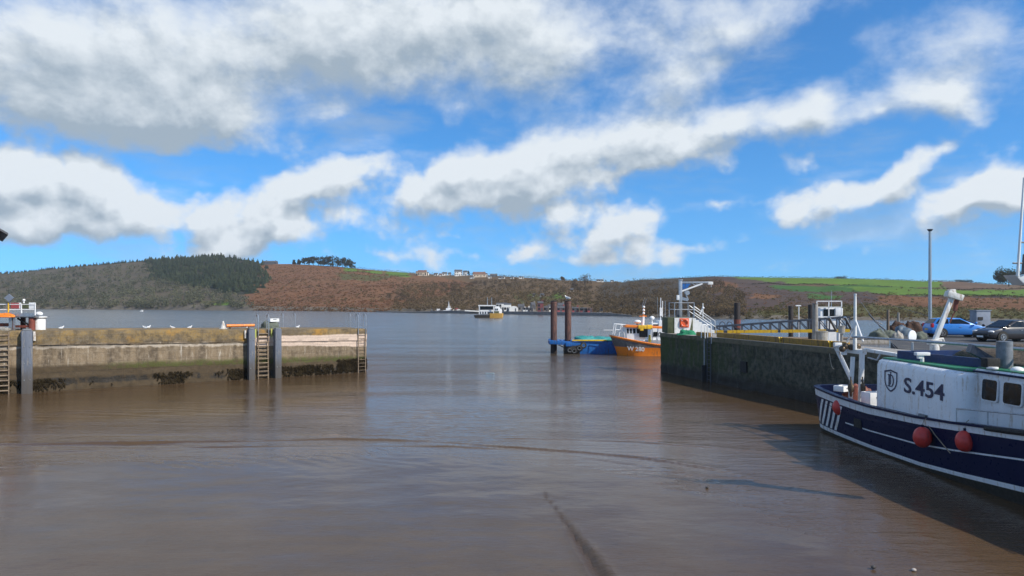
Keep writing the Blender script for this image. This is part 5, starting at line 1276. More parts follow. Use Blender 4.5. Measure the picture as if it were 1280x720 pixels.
for px,py in ((1053,436),(1057,433),(1064,434),(1072,433)): mb.sph(P(px,py,YS+.2),.16,(1,.8,.9),10,8)
mb.build('gantry_fitting',M_bronze,boat)
mb=W(); mb.box(P(1047,431,YS+.8),(.34,.2,.2)); mb.build('gantry_lamp',M_whitec,boat,bevel=.03); mb=W(); mb.box(P(1055,440,YS+.4),(.2,.2,.26)); mb.build('gantry_lamp',M_whitec,boat,bevel=.03)
mb=W(); mb.cyl(P(1068.5,437,YS),P(1069,367,YS),.085,.055,n=12); mb.build('mizzen_mast',M_white,boat)
mb=W(); mb.cyl(P(1069.5,400,YS),P(1079,427,YS-.6),.04,n=8); mb.build('mast_stay',M_whitec,boat); mb=W(); mb.cyl(P(1066.5,409,YS),P(1059,428,YS+.6),.04,n=8); mb.build('mast_stay',M_whitec,boat)
mb=W(); e=Vector((17.6,21.2,4.45)); mb.cyl(P(1066,421,YS),P(1180,428.5,27.5),.055,n=10); mb.cyl(P(1180,428.5,27.5),P(1300,438,22.5),.055,.05,n=10); mb.build('boom_pole',M_galv,boat)
mb=W()
for a,b_ in (((1069,367),(1160,395)),((1069,368),(1120,436))): mb.cyl(P(*a,YS),P(*b_,28),.008,n=5)
mb.build('rigging_wire',M_greysteel,boat)
def on_boat_box(nm,c,s,m_,lab,cat,rz=0.0):
    t=thing(nm,lab,cat,c,rz); x,y,z=s
    b=MB(); b.box((0,0,.03),(x,y,.06)); 
    for sy in (-1,1): b.box((0,sy*(y/2-.03),z/2+.03),(x,.06,z-.06)); b.box((sy*(x/2-.03),0,z/2+.03),(.06,y-.12,z-.06))
    b.build('tray',m_,t,bevel=.015); MB().box((0,-y/2-.012,z*.62),(x*.3,.02,.05)).build('handle',M_greysteel,t); return t
on_boat_box('fish_box',P(1087,504,31.2)+Vector((.2,0,-.06)),(.85,.6,.55),M_whitec,'white fish box in the sun on the stern deck beside the blocks','fish box',.2)
on_boat_box('fish_box',P(1048,486,33.1)+Vector((.2,0,-.1)),(.7,.5,.25),M_whitec,'low white fish box far aft on the stern deck','fish box',.6)
heap('brown_net',Vector((16.0,33.2,1.45)),(.7,.4,.7),M_redrust,'red brown net heaped against the stern rail of the fishing boat',seed=21)
heap('rope_coil',Vector((15.9,30.0,1.35)),(.5,.4,.22),M_rope,'pale rope heap on the stern deck before the shelter',seed=22,cat='rope')
c=P(1141,420.5,29.5); mb=W(); mb.cyl(c,c+Vector((-.022,.045,0)),.25,n=28); mb.build('white_disc',M_whitec,boat,bevel=.02); mb=W(); mb.cyl(c+Vector((.02,.08,-.2)),Vector((c.x+.02,c.y+.08,ZT)),.05,n=8); mb.build('disc_post',M_galv,boat)
mb=W(); c=Vector((15.15,26.6,ZT+.06)); mb.cyl(c,c+Vector((0,0,.28)),.07,n=10); mb.box(c+Vector((0,0,.30)),(.5,.22,.12)); mb.box(c+Vector((-.1,0,.18)),(.14,.14,.12)); mb.build('deck_lamp',M_whitec,boat,bevel=.02)
c=Vector((15.85,23.4,ZT+.14)); mb=W(); mb.cyl(c+Vector((.12,-.05,-.05)),c+Vector((.12,-.05,.86)),.24,.23,n=22); mb.build('funnel',M_greysteel,boat)
mb=W(); mb.prism([(15.2,23.9,ZT+.60),(15.75,23.5,ZT+.22),(15.8,23.45,ZT+.40),(15.30,23.9,ZT+.86)],(.12,.42,0)); mb.build('spray_plate',M_darksteel,boat)
mb=W(); mb.box((15.42,23.2,ZT+.32),(.42,.34,.30)); mb.build('floodlight',M_black,boat,bevel=.03); mb=W(); mb.cyl((15.38,23.05,ZT+.12),(15.38,23.05,ZT+.2),.17,n=14); mb.build('floodlight_base',M_whitec,boat,bevel=.03)
mb=W(); mb.sph((15.80,22.5,ZT+.13),.20,(1,1,.62),18,8,lo=0); mb.build('dome_light',M_whitec,boat)
heap('tarpaulin',Vector((17.0,21.6,ZT+.14)),(1.05,1.5,.55),M_tarp,'pale blue tarpaulin over gear on the green roof at the right edge',seed=31,cat='tarpaulin')
heap('roof_net',Vector((17.9,26.5,ZT+.04)),(1.0,2.0,.62),M_net,'long brown net heap on the roof behind the navy coaming',seed=33)
# folding crane arm on the roof
b0=P(1168,427,30.2); b1=P(1190,371,30.2); mb=W(); mb.bar(b0,b1,.17,.17); mb.build('crane_arm',M_white,boat,bevel=.03)
mb=W(); mb.bar(b1+Vector((-.25,0,.14)),b1+Vector((.38,-.05,-.06)),.34,.26); mb.bar(b1+Vector((-.15,0,.2)),b1+Vector((.1,0,.24)),.28,.18); mb.build('crane_head',M_offwhite,boat,bevel=.04)
mb=W(); mb.tube([b1+Vector((.15,0,-.1)),b1+Vector((.22,0,-.45)),b1+Vector((.05,0,-.75)),b1+Vector((-.1,0,-1.1))],.03,6); mb.bar(b1+Vector((.2,0,-.15)),b1+Vector((.12,0,-.6)),.10,.16); mb.build('hydraulic_hose',M_redrust,boat)
mb=W(); mb.cyl(Vector((b0.x,b0.y,ZT)),b0,.20,.17,n=14); mb.box(b0+Vector((0,0,-.02)),(.46,.34,.22)); mb.tube([b0+Vector((.1,0,.1)),b0+Vector((.35,0,.12)),b0+Vector((.42,0,-.1)),b0+Vector((.2,0,-.2))],.06,8); mb.build('crane_base',M_offwhite,boat,bevel=.03)
# white mast and its platform at the right edge
Ym=19.5; mq=lambda px,py:P(px,py,Ym)
mb=W(); mb.cyl(mq(1272,345),mq(1280,222),.038,.024,n=12); mb.build('main_mast',M_whitec,boat)
mb=W(); mb.prism([mq(1269,343.5),mq(1330,343.5),mq(1330,356),mq(1281,356),mq(1273,348)],(0,.5,0)); mb.build('mast_platform',M_whitec,boat,bevel=.02); 
mb=W(); mb.bar(mq(1310,356)+Vector((0,.25,0)),Vector((mq(1310,362).x,Ym+.25,ZT-.05)),.35,.3); mb.build('mast_pedestal',M_whitec,boat)
mb=W(); mb.cyl(mq(1279,343),mq(1281,318),.05,n=8); mb.cyl(mq(1266,329),mq(1300,329),.022,n=8); mb.cyl(mq(1276,303),mq(1300,303),.022,n=8); mb.cyl(mq(1281,343)+Vector((.1,.1,0)),mq(1281,296)+Vector((.1,.1,0)),.04,n=8); mb.build('aerial_frame',M_darksteel,boat)

# ------------------------------------------------------------------ orange boat and its neighbours beyond the quay end
YO=80.0; ox=lambda px:(px-640)/F*YO; oz=lambda py:EYE-(py-YH)/F*YO
ob=thing('orange_boat','grey and orange pilot boat lettered W 280 lying beyond the right quay end','boat',(ox(800),YO,0))
shz=[(765,420.5),(772,422),(785,424.5),(800,427.5),(815,430),(830,432.5),(850,434),(880,434)]
rings=[]
for px,bw,fore in ((765,.05,0),(768,.38,.45),(774,.85,.8),(785,1.35,1),(800,1.65,1),(820,1.75,1),(845,1.75,1),(880,1.6,1),(890,1.55,1)):
    zs=oz(interp(shz,px)); cut=lambda f:ox(px)+(0 if px>790 else (790-px)/25*.95*f)
    L_=[]
    for z,f,xf in ((zs,1.0,0),(zs-.16,1.0,.08),(lerp(.95,zs,.06 if px<790 else 0.0)*1.0,.96,.55),(.0,.88,1.0),(-.5,.5,1.05)):
        L_.append(Vector((cut(xf),YO+1.8-bw*f,z)))
    R_=[Vector((q.x,2*(YO+1.8)-q.y,q.z)) for q in L_]
    rings.append(L_+R_[::-1])
mb=W(); mb.loft(rings,closed=False,bands=[0,1,0,2,2,2,0,1,0]); mb.build('hull',[M_orange,M_hullgrey,M_bootblack],ob,smooth=40)
mb=W(); d_=[[Vector((r[0].x+.05,r[0].y+.02,r[0].z-.02)),Vector((r[-1].x+.05,r[-1].y-.02,r[-1].z-.02))] for r in rings]; mb.loft(d_,closed=False,caps=False); mb.build('deck',M_white,ob)
mb=W(); mb.tube([r[0]+Vector((0,-.02,.02)) for r in rings],.09,8); mb.build('gunwale',M_orange,ob)
def osurf(q):
    best=rings[4]; z=q.z
    f=interp([(-.5,.5),(.0,.88),(.95,.96),(1.5,1.0)],z); bw=interp([(785,1.35),(800,1.65),(820,1.75)],640+q.x/YO*F); return Vector((q.x,YO+1.8-bw*f-.05,z))
lettering(ob,'W 280',.66,(ox(795.5),YO,oz(436.5)),(1,0,-.06),(0,0,1),M_letterwhite,'registration_letters',bold=.015,surf=osurf)
mb=W(); mb.prism([(ox(785),YO+.75,oz(424)),(ox(808),YO+.75,oz(427)),(ox(808),YO+.75,oz(409)),(ox(783.5),YO+.75,oz(409))],(0,2.1,0)); mb.build('wheelhouse',M_whitec,ob,bevel=.04)
for a,b_ in ((784.8,787.4),(788.6,791.2),(792.4,795.8),(797,800.2)):
    mb=W(); mb.prism([(ox(a+.6),YO+.72,oz(417)),(ox(b_),YO+.72,oz(417)),(ox(b_),YO+.72,oz(411)),(ox(a),YO+.72,oz(411))],(0,.05,0)); mb.build('window',M_glass,ob)
mb=W(); mb.prism([(ox(781.5),YO+.5,oz(409.2)),(ox(832),YO+.5,oz(411.2)),(ox(832),YO+.5,oz(408.6)),(ox(783),YO+.5,oz(406.3))],(0,2.6,0)); mb.build('roof',M_orange,ob,bevel=.03)
mb=W(); mb.box((ox(806),YO+.6,oz(409)),(1.3,.5,.42)); mb.box((ox(813),YO+.6,oz(409)),(.6,.4,.5)); mb.box((ox(803),YO+.55,oz(412)),(.4,.4,.3)); mb.build('liferaft_case',M_yellow,ob,bevel=.06)
mb=W(); mb.box((ox(805.5),YO+1.2,oz(416)),(.9,1.6,1.0)); mb.build('cabin_opening',M_glass,ob)
mb=W(); 
for a,b_ in (((769.5,419),(771.5,405.5)),((775,421),(778,406)),((783,423),(779,406)),((771.5,405.5),(784,406.5)),((770,412.5),(781,413))): mb.cyl((ox(a[0]),YO+.9,oz(a[1])),(ox(b_[0]),YO+.9,oz(b_[1])),.05,n=8)
mb.build('bow_rail',M_whitec,ob); mb=W()
for a,b_ in (((771.5,405.5),(784,406.5)),((769.5,419),(771.5,405.5))): mb.cyl((ox(a[0]),YO+2.4,oz(a[1])),(ox(b_[0]),YO+2.4,oz(b_[1])),.05,n=8)
mb.build('bow_rail',M_whitec,ob); mb=W(); mb.cyl((ox(757),YO+1.8,oz(413.5)),(ox(769),YO+1.8,oz(413.5)),.04,n=8); mb.build('bow_pole',M_whitec,ob)
mb=W(); mb.cyl((ox(807),YO+1.8,oz(407)),(ox(808),YO+1.8,oz(396)),.18,.13,n=12); mb.build('mast',M_whitec,ob); mb=W(); mb.bar((ox(803),YO+1.8,oz(395.5)),(ox(812),YO+1.8,oz(395.5)),.12); mb.cyl((ox(808),YO+1.8,oz(396)),(ox(808.5),YO+1.8,oz(386)),.07,n=8); mb.build('light_cross',M_orange,ob)
mb=W(); [mb.sph((ox(808+.1*i),YO+1.7,oz(py)),.15,n=10,m=8) for i,py in enumerate((392,388,384))]; mb.build('signal_lamp',M_whitec,ob)
mb=W(); mb.cyl((ox(806.5),YO+1.8,oz(383)),(ox(809.5),YO+1.8,oz(372)),.02,n=6); mb.cyl((ox(808.5),YO+1.8,oz(383)),(ox(812),YO+1.8,oz(374)),.02,n=6); mb.build('aerial',M_galv,ob)
mb=W(); mb.sph((ox(799.5),YO+1.4,oz(402.6)),.42,(1,1,.5),14,8); mb.build('radar_dome',M_whitec,ob); mb=W(); mb.cyl((ox(799.5),YO+1.4,oz(407)),(ox(799.5),YO+1.4,oz(403.8)),.12,n=8); mb.build('radar_post',M_greysteel,ob)
mb=W(); mb.cyl((ox(816),YO+.35,oz(431)),(ox(816),YO+.35,oz(410)),.06,n=8); mb.cyl((ox(822.5),YO+.35,oz(432)),(ox(822.5),YO+.35,oz(424)),.06,n=8); mb.build('deck_post',M_galv,ob)
on=mat('yellow_oilskin',(.60,.48,.06),(.45,.36,.05),8,.6)
mb=W(); mb.prism([(ox(812),YO+.5,oz(428)),(ox(815.2),YO+.5,oz(428)),(ox(814.6),YO+.5,oz(419)),(ox(812.4),YO+.5,oz(419))],(0,.4,0)); mb.build('yellow_locker',on,ob,bevel=.04)
# white boat behind it
YV=86.0; vx=lambda px:(px-640)/F*YV; vz=lambda py:EYE-(py-YH)/F*YV
vb=thing('white_boat','white cabin boat with twin aerial masts half hidden behind the orange boat','boat',(vx(825),YV,0))
mb=W(); rings=[]
for x,bw in ((vx(802),.2),(vx(806),.9),(vx(815),1.4),(vx(840),1.5),(vx(870),1.4)): rings.append([Vector((x,YV+1.5+bw*s_,z)) for s_,z in ((-1,1.5),(-.9,.6),(-.6,-.3),(.6,-.3),(.9,.6),(1,1.5))])
mb.loft(rings); mb.build('hull',M_whitec,vb,smooth=40)
mb=W(); mb.prism([(vx(822),YV+.4,1.4),(vx(838),YV+.4,1.4),(vx(838),YV+.4,vz(401)),(vx(825),YV+.4,vz(401))],(0,2.2,0)); mb.build('cabin',M_whitec,vb,bevel=.05)
mb=W(); mb.prism([(vx(813),YV+.5,1.4),(vx(825),YV+.5,1.4),(vx(825),YV+.5,vz(404)),(vx(816),YV+.5,vz(404))],(0,2.0,0)); mb.build('wheelhouse',M_whitec,vb,bevel=.05)
mb=W(); mb.prism([(vx(816.5),YV+.45,vz(409.5)),(vx(824),YV+.45,vz(409.5)),(vx(824),YV+.45,vz(405.5)),(vx(817.6),YV+.45,vz(405.5))],(0,.06,0)); mb.build('window',M_glass,vb)
mb=W(); mb.ring((vx(826),YV+.36,vz(418)),.22,.04,(0,1,0),18,6); mb.build('hatch_ring',M_darksteel,vb); mb=W(); mb.prism([(vx(817),YV+.44,vz(421)),(vx(823),YV+.44,vz(421)),(vx(823),YV+.44,vz(415)),(vx(818),YV+.44,vz(415))],(0,.06,0)); mb.build('window',M_glass,vb)
mb=W(); mb.box((vx(828.5),YV+1.2,vz(390)),(.22,.2,1.0)); mb.cyl((vx(828),YV+1.2,vz(401)),(vx(828.5),YV+1.2,vz(372)),.05,n=8); mb.cyl((vx(830.5),YV+1.2,vz(401)),(vx(830.8),YV+1.2,vz(376)),.05,n=8); mb.build('aerial_mast',M_whitec,vb)
mb=W(); mb.sph((vx(818),YV+1.5,vz(398)),.32,(1,1,.8),12,8); mb.cyl((vx(818),YV+1.5,vz(405)),(vx(818),YV+1.5,vz(399)),.08,n=8); mb.build('radar_dome',M_whitec,vb)
mb=W(); mb.cyl((vx(834),YV+1.2,vz(402)),(vx(834.2),YV+1.2,vz(376)),.03,n=6); mb.cyl((vx(825),YV+1.2,vz(402)),(vx(824.2),YV+1.2,vz(371)),.02,n=6); mb.build('whip_aerial',M_galv,vb)

# ------------------------------------------------------------------ blue barge with tyres and collar round the piles
YBg=84.0; ax=lambda px:(px-640)/F*YBg; azz=lambda py:EYE-(py-YH)/F*YBg
bg=thing('blue_barge','bright blue steel work barge with a yellow edge lying beside the rusty piles','barge',(ax(740),YBg,0))
mb=W(); mb.prism([(ax(727),YBg,-.2),(ax(778),YBg+.3,-.2),(ax(778),YBg+.3,azz(427)),(ax(716),YBg,azz(427)),(ax(716),YBg,azz(432))],(0,5,0)); mb.build('hull',M_blue,bg,bevel=.05)
mb=W(); mb.box((ax(736.5),YBg-.06,azz(425.4)),(ax(758)-ax(715),.14,.15)); mb.build('yellow_edge',M_yellow,bg,bevel=.02)
mb=W(); mb.box((ax(752),YBg+2.5,azz(426)),(5.2,4.4,.10)); mb.build('deck',M_greenroof,bg)
for i,(px,py) in enumerate(((724,435),(712,437.5),(717.5,438.5),(729,431.5))):
    t=thing('tyre_fender',['black tyre hanging at the barge corner nearest the piles','lower left black tyre under the pile collar','lower right black tyre under the pile collar','black tyre highest on the blue barge side'][i],'tyre',(ax(px),YBg-.22,azz(py)),0,'tyre fenders on the barge'); b=MB(); b.ring((0,0,0),.27,.10,(0,1,0),22,10); b.build('tread',M_black,t,smooth=80); b=MB(); b.ring((0,-.07,0),.20,.03,(0,1,0),22,6); b.build('bead',M_greysteel,t)
cl=thing('pile_collar','blue steel collar frame clasping the two rusty piles','collar',(ax(705),YBg,0))
mb=W()
for y in (YBg+.1,YBg+3.2): mb.bar((ax(687),y,azz(427.5)),(ax(717),y,azz(429.5)),.26,.46)
for px in (688,699,704,716): mb.bar((ax(px),YBg+.1,azz(428.5)),(ax(px),YBg+3.2,azz(428.5)),.26,.4)
mb.build('frame',M_blue,cl,bevel=.03); mb=W(); mb.box((ax(711),YBg-.1,azz(430.5)),(.75,.3,.45)); mb.build('front_plate',M_blue,cl,bevel=.04)
mb=W(); mb.box((ax(715),YBg+.4,azz(437)),(1.9,.8,1.0)); mb.build('fender_frame',M_bootblack,cl,bevel=.05); mb=W(); mb.bar((ax(698),YBg+.05,azz(431)),(ax(704),YBg+.05,azz(434)),.12); mb.build('chain_bar',M_black,cl)
heap('teal_net',Vector((ax(733),YBg+2.0,azz(426.2))),(1.3,.9,.55),M_teal,'teal net heap at the pile end of the barge deck',seed=41)
heap('teal_net',Vector((ax(752),YBg+2.6,azz(426.2))),(1.6,1.2,.42),M_teal,'long flat teal net heap towards the orange bow on the barge deck',seed=42)
t=thing('deck_rail','thin white rail on the far side of the blue barge','handrail',(ax(748),YBg+4.7,azz(426))); mb=W(); mb.tube([(ax(741),YBg+4.7,azz(426)),(ax(741),YBg+4.7,azz(412)),(ax(757),YBg+4.7,azz(413.5)),(ax(757),YBg+4.7,azz(426))],.03,6); mb.build('rail',M_galv,t)
# ------------------------------------------------------------------ far village, ferry, boats
def hy(px,py): t=min(1,t_of(px,py)); return hill(px,t)
def far_house(px,py,wpx,hpx,roofpx,mw,mr,lab,rz=0.0,win=3,chim=True,cat='house',group=None,depth=1.0,name='house'):
    q=hy(px,py); s=q.y/F*1.2
    return house_local(name,q-Vector((0,0,.2)),rz,wpx*s,max(3,wpx*s*.55)*depth,hpx*s,roofpx*s,mw,mr,lab,win,group,cat,chim,eave=.15,door=True)
gh='white houses along the far skyline'
for i,a in enumerate([
 (528,345.5,9,3.6,2.2,M_cream,M_redroof,'long tan house at the left end of the hilltop row'),
 (522,345,3.4,3.2,1.4,M_cream,M_redroof,'small cream house just left of the long tan hilltop house'),
 (545,344.5,4,1.6,1.2,M_render,M_slate,'low white cottage between the tan house and the tall white pair'),
 (556,344.5,5,2.2,1.6,M_render,M_slate,'small white house with slate roof left of the tall white pair'),
 (562,344,3,1.6,1.4,M_render,M_slate,'tiny white cottage touching the tall white pair'),
 (573,345.5,8,4.6,2.0,M_render,M_slate,'largest bright white house in the hilltop row'),
 (581.5,345.2,4,3.8,1.6,M_render,M_slate,'narrow white house right beside the largest one'),
 (599,346,13,2.6,2.6,M_cream,M_redroof,'long house with brown roof right of the dark evergreens'),
 (607.5,345.5,3,2.6,1.2,M_render,M_slate,'small white gable at the right end of the brown roofed house'),
 (617,345.5,7,1.3,1.8,M_slate,M_slate,'grey roofed farm building on the skyline'),
 (627,347.4,6.5,1.7,.7,M_render,M_slate,'low white shed below the grey roofed farm building'),
 (651.5,348.5,5,1.7,.8,M_render,M_slate,'lone white bungalow on the brown skyline'),
 (750,353.6,7,1.6,1.0,M_render,M_slate,'long white bungalow under the skyline right of the large olive tree'),
 (765,352.4,3,1.2,.7,M_render,M_slate,'tiny white house on the skyline further right'),
 (534,345.2,3,2.2,1.2,M_render,M_slate,'small white gable between the long tan house and the low cottage'),
 (551,345.6,3.2,1.8,1.0,M_render,M_redroof,'white house with brown roof in the gap left of the tall pair'),
 (590,347.6,4.2,1.7,.9,M_render,M_slate,'low white bungalow just below the dark evergreens'),
 (612,346.6,3.4,1.9,.9,M_render,M_slate,'white house standing below the small dark skyline tree'),
 (640,348.4,3.6,1.5,.8,M_render,M_slate,'low white house between the farm building and lone bungalow'),
 (338,329.5,14,1.8,1.6,M_slate,M_slate,'low grey farm shed on the skyline beside the conifer wood'),
 (667.5,371,2.4,2.6,.7,M_render,M_slate,'small white house on the green field, left one of two'),
 (677.5,371.5,3.4,3.0,.8,M_render,M_slate,'white house on the green field, right and larger one of two'),
 (715,365,3.2,2.4,1.3,M_cream,M_slate,'pale house among trees on the slope above the rusty piles'),
 ]):
    far_house(*a,rz=[0,.2,-.15,.1][i%4],win=2 if a[2]<6 else 4,chim=a[2]>4 and i!=14)
# waterfront: set on a quay apron
vq=thing('village_quay','long dark stone quay wall along the far village waterfront','quay',P(680,392,400)*1)
mb=W(); pts_=[(470,0),(520,0),(560,0),(600,0),(640,0),(680,0),(720,0),(760,0),(790,0)]
fr=[];bk=[]
for px,_ in pts_:
    Y=shore_Y(px)-2.5; fr.append(Vector(((px-640)/F*Y,Y,0))); bk.append(Vector(((px-640)/F*(Y+14),Y+14,0)))
hq=1.4
for i in range(len(fr)-1):
    pass
mb.loft([[a+Vector((0,0,-1)),a+Vector((0,0,hq if 520<pp[0]<780 else .5)),b_+Vector((0,0,hq if 520<pp[0]<780 else .5)),b_+Vector((0,0,-1))] for a,b_,pp in zip(fr,bk,pts_)]); mb.build('wall',M_stone,vq)
def vill(px,dY,wpx,hpx,rpx,mw,mr,lab,rz=0.0,win=3,cat='house',chim=True,z0=hq,name='house',depth=1.0):
    Y=shore_Y(px)+dY; s=Y/F; base=Vector(((px-640)/F*Y,Y,z0)); w=wpx*s
    return house_local(name,base,rz,w,max(3,min(8,w*.6))*depth,hpx*s,rpx*s,mw,mr,lab,win,None,cat,chim,eave=.12)
vill(634.5,4,9,8.5,1.2,M_render,M_slate,'tall white building at the ferry slip behind the ferry',0,3,'building',False)
vill(627,6,13,9.5,.6,M_render,M_slate,'flat white shed rising behind the ferry deckhouse',0,4,'building',False)
vill(655,5,3,2.6,1.2,M_render,M_slate,'small white cottage left of the white gabled pair on the waterfront',.1,1)
vill(659.5,3,4.5,2.4,2.4,M_render,M_slate,'white gabled cottage on the far waterfront left of the maroon tower house',.1,2)
vill(664,7,5,3.4,2.0,M_stone,M_slate,'grey stone house behind the white gabled cottage',-.1,2)
vill(666,14,5,5.5,3.0,M_stone,M_slate,'grey house with a pale gable rising above the waterfront cottages',.3,2,z0=2.4)
vill(675.5,5,7,10.5,2.2,M_maroon,M_slate,'tall maroon house left of the rusty piles',0,2)
vill(683,10,5,4.6,2.0,M_stone,M_slate,'grey house just right of the maroon house',-.2,2)
vill(687.5,13,4,6.2,2.2,M_render,M_slate,'pale gabled house half hidden by the left rusty pile',.2,2)
vill(651.5,12,8,5.6,3,M_stone,M_slate,'broad grey slate roofed house left of the waterfront',0,2)
vill(701,5,9,4.8,2.4,M_redwall,M_slate,'red waterfront house seen between the two rusty piles',0,3)
vill(701,12,8,8.2,2.6,M_stone,M_slate,'grey house behind the red one between the rusty piles',0,2)
vill(719,4,8,4.4,1.6,M_redwall,M_slate,'bright red house just right of the rusty piles',0,3)
vill(729.5,4,9,4.4,.9,M_maroon,M_slate,'long low red shed on the far waterfront',0,5,'shed',False)
vill(737,5,6,4.0,1.0,M_redwall,M_redroof,'red and white shed at the right end of the red row',0,2,'shed',False)
vill(751.5,4,3,1.8,1.0,M_cream,M_slate,'small cream hut alone right of the red row',0,1,'hut',False)
# boathouse like tank shapes: two white rounded stores
Y=shore_Y(644)+3; s=Y/F; t=thing('round_store','white barrel roofed store right of the tall white ferry building','store',((640.5-640)/F*Y,Y,hq)); b=MB()
n_=10; pr_=[(-5.5*s+0,0,0)]+[(-5.5*s*math.cos(q),0,3.4*s+3.2*s*math.sin(q)) for q in (math.pi*j/n_ for j in range(n_+1))]+[(5.5*s,0,0)]
b.prism(pr_,(0,6,0)); b.build('shell',M_render,t,smooth=50); MB().box((2.5*s,-.04,2*s),(1.4*s,.1,3.6*s)).build('door',M_slate,t); t.location.x=(642-640)/F*Y+0
# lone posts by the shore
t=thing('slip_ramp','pale concrete ferry slip ramp left of the ferry','slipway',P(592,387,shore_Y(592)-6)); mb=W(); Yr=shore_Y(592)-6
mb.prism([((581-640)/F*Yr,Yr,1.35),((606-640)/F*Yr,Yr,.7),((606-640)/F*Yr,Yr,1.25),((581-640)/F*Yr,Yr,1.9)],(0,4,0)); mb.build('ramp',M_render,t)
# ferry
YF=G(0,397.3).y; fx=lambda px:(px-640)/F*YF; fz=lambda py:EYE-(py-YH)/F*YF
fe=thing('car_ferry','small car ferry with ochre and black hull and white deckhouse in mid river','ferry',(fx(611),YF,0))
def hullb(x0,x1,zt,name,m_,rise=.4,bw=2.4):
    mb=W(); L_=x1-x0; rings=[]
    for f,w_,zb in ((0,.75,.45),(.07,.95,.0),(.25,1,-.3),(.75,1,-.3),(.93,.95,.0),(1,.7,.5)): rings.append([Vector((x0+L_*f,YF+2.4+bw*w_*sg,z)) for sg,z in ((-1,zt),(-.96,zb),(.96,zb),(1,zt))])
    mb.loft(rings); mb.build(name,m_,fe,smooth=30)
hullb(fx(592.5),fx(613),fz(394),'fore_hull',M_bootblack); hullb(fx(611),fx(629),fz(391.6),'hull',M_gold)
mb=W(); mb.box((fx(612),YF+1.6,fz(394)),(fx(616)-fx(608),.7,.7)); mb.build('bow_plate',M_render,fe,bevel=.05)
mb=W(); mb.box((fx(611),YF+2.4,fz(393.2)),(fx(628)-fx(595),4.4,.16)); mb.build('car_deck',M_greysteel,fe)
mb=W(); 
for px in (599,617,): mb.box((fx(px),YF+.2,(fz(382)+fz(393))/2),(.3,.3,fz(382)-fz(393)))
for px in (599,617,): mb.box((fx(px),YF+4.4,(fz(382)+fz(393))/2),(.3,.3,fz(382)-fz(393)))
mb.box((fx(608.5),YF+2.3,fz(382)),(fx(620)-fx(598.5),4.6,.42)); mb.build('bridge_frame',M_whitec,fe)
mb=W(); mb.box((fx(608.5),YF+2.6,fz(385)),(fx(617)-fx(600),3,.85*1.3)); mb.build('bridge_windows',M_glass,fe)
mb=W(); mb.box((fx(608.5),YF+2.6,fz(388.4)),(fx(617)-fx(599.6),3.2,.7)); mb.build('bridge_side',M_whitec,fe)
for a in (602,605.2,608.5): mb=W(); mb.box((fx(a),YF+.4,fz(391)),(.42,.1,.8)); mb.build('rail_panel',M_whitec,fe)
mb=W(); mb.prism([(fx(618),YF+.8,fz(393)),(fx(627),YF+.8,fz(393)),(fx(627.5),YF+.8,fz(388)),(fx(623),YF+.8,fz(383)),(fx(618),YF+.8,fz(383))],(0,3,0)); mb.build('deckhouse',M_whitec,fe,bevel=.05)
mb=W(); mb.box((fx(621.5),YF+.76,fz(386.8)),(.5,.1,.7)); mb.box((fx(619.5),YF+.76,fz(386.8)),(.3,.1,.7)); mb.build('deckhouse_window',M_glass,fe)
mb=W(); mb.box((fx(620.5),YF+.5,fz(390.2)),(2.0,.6,.8)); mb.build('green_vehicle_deck_gear',M_mossconc,fe)
for px in (609,614.5): mb=W(); mb.cyl((fx(px),YF+2,fz(382)),(fx(px),YF+2,fz(371.5)),.14,.09,n=8); mb.build('mast',M_galv,fe)
mb=W(); mb.bar((fx(609),YF+2,fz(374)),(fx(614.5),YF+2,fz(374)),.06); mb.build('wire_bar',M_galv,fe)
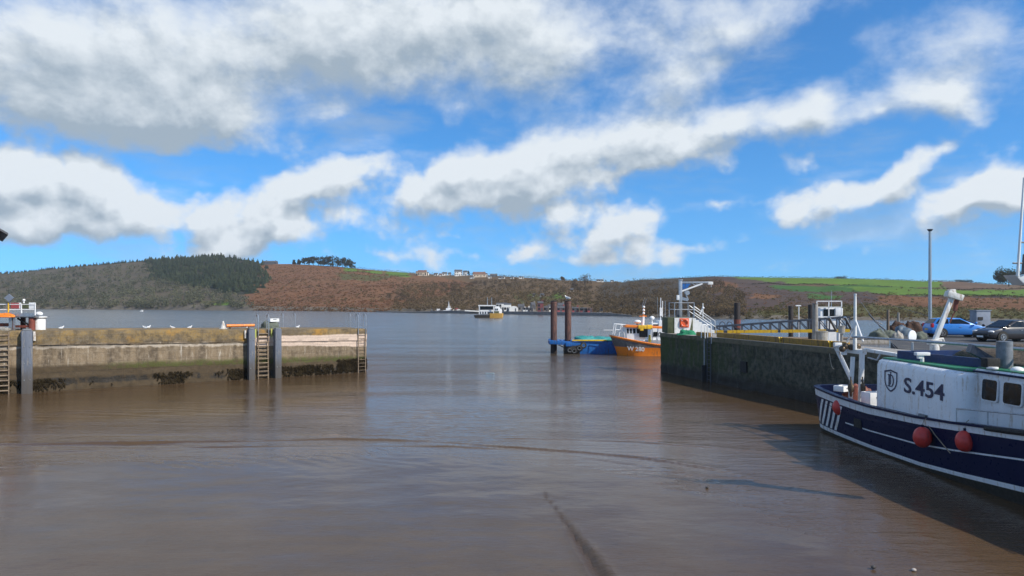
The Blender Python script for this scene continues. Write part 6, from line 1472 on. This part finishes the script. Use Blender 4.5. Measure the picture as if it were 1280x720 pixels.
# white motor vessel and two neighbours left of the ferry
def small_boat(pxc,pyw,wpx,hull,lab,parts,cat='boat',name='moored_boat',hh=1.6):
    Y=G(0,pyw).y; s=Y/F; x=(pxc-640)*s; t=thing(name,lab,cat,(x,Y,0)); L_=wpx*s
    rings=[]
    for f,w_,up in ((-.5,.7,0),(-.42,.9,0),(0,1,-.1),(.3,.85,.05),(.44,.45,.3),(.5,.08,.5)): rings.append([Vector((L_*f,w_*L_*.16*sg,z)) for sg,z in ((-1,hh*s*2+up),(-.85,0),(-.3,-.3),(.3,-.3),(.85,0),(1,hh*s*2+up))])
    MB().loft(rings).build('hull',hull,t,smooth=40); d=MB(); d.box((0,0,hh*s*2-.08),(L_*.8,L_*.22,.08)); d.build('deck',M_offwhite,t)
    for nm,m_,x0,x1,z0,z1 in parts: MB().box(((x0+x1)/2*s,0,(z0+z1)/2*s),((x1-x0)*s,L_*.2*(1 if z0<6 else .7),(z1-z0)*s)).build(nm,m_,t,bevel=.03)
    return t
t=small_boat(561,391.2,13,M_whitec,'bright white motor vessel with a pointed mast left of the ferry',[('deckhouse',M_whitec,-3.5,4,3,6.0),('wheelhouse',M_whitec,-1.5,2,6.0,8.5),('wheelhouse_window',M_glass,-1.6,2.1,7,7.8)],'boat',hh=1.8)
s=G(0,391.2).y/F; b=MB(); b.cyl((0,0,8.4*s),(0,0,15*s),.28,.06,n=8); b.cyl((-.6,0,11*s),(.6,0,11*s),.05,n=6); b.build('mast',M_whitec,t)
small_boat(572,391.2,9,M_maroon,'small boat with a red canopy right of the white motor vessel',[('cabin',M_whitec,-1,3,2.5,4.6),('canopy',M_redwall,-3,0.5,4.4,5.8)],hh=1.3)
t=small_boat(545,391,14,M_slate,'grey and white work boat left of the white motor vessel',[('cabin',M_whitec,1,5,2.5,5.0),('gear',M_tub,-5,0,2.5,3.6)],hh=1.3)
s=G(0,391).y/F; b=MB(); b.cyl((-5.5*s,0,2.4*s),(-5.5*s,0,6.2*s),.12,n=6); b.cyl((0,0,2.4*s),(0,0,5.8*s),.08,n=6); b.build('mast',M_galv,t)
# tiny white boat out on the water far left
small_boat(177,389.5,4,M_whitec,'tiny white boat far out on the water beyond the left pier',[('cabin',M_whitec,-.6,.8,1.5,2.2)],hh=.6)

# ------------------------------------------------------------------ air
b=MB(); x0,x1,y0,y1,z0,z1=-2200,2200,-120,2200,-4.0,130
b.box(((x0+x1)/2,(y0+y1)/2,(z0+z1)/2),(x1-x0,y1-y0,z1-z0))
m=bpy.data.materials.new('haze_air'); m.use_nodes=True; t=m.node_tree; t.nodes.clear(); k=N(t)
o_=k.n('ShaderNodeOutputMaterial'); v=k.n('ShaderNodeVolumePrincipled'); v.inputs['Color'].default_value=(.92,.95,1,1); v.inputs['Density'].default_value=.00012; v.inputs['Anisotropy'].default_value=.2
k.l(v.outputs[0],o_.inputs['Volume'])
hz=b.build('haze',m,smooth=0); struct(hz,'stuff')
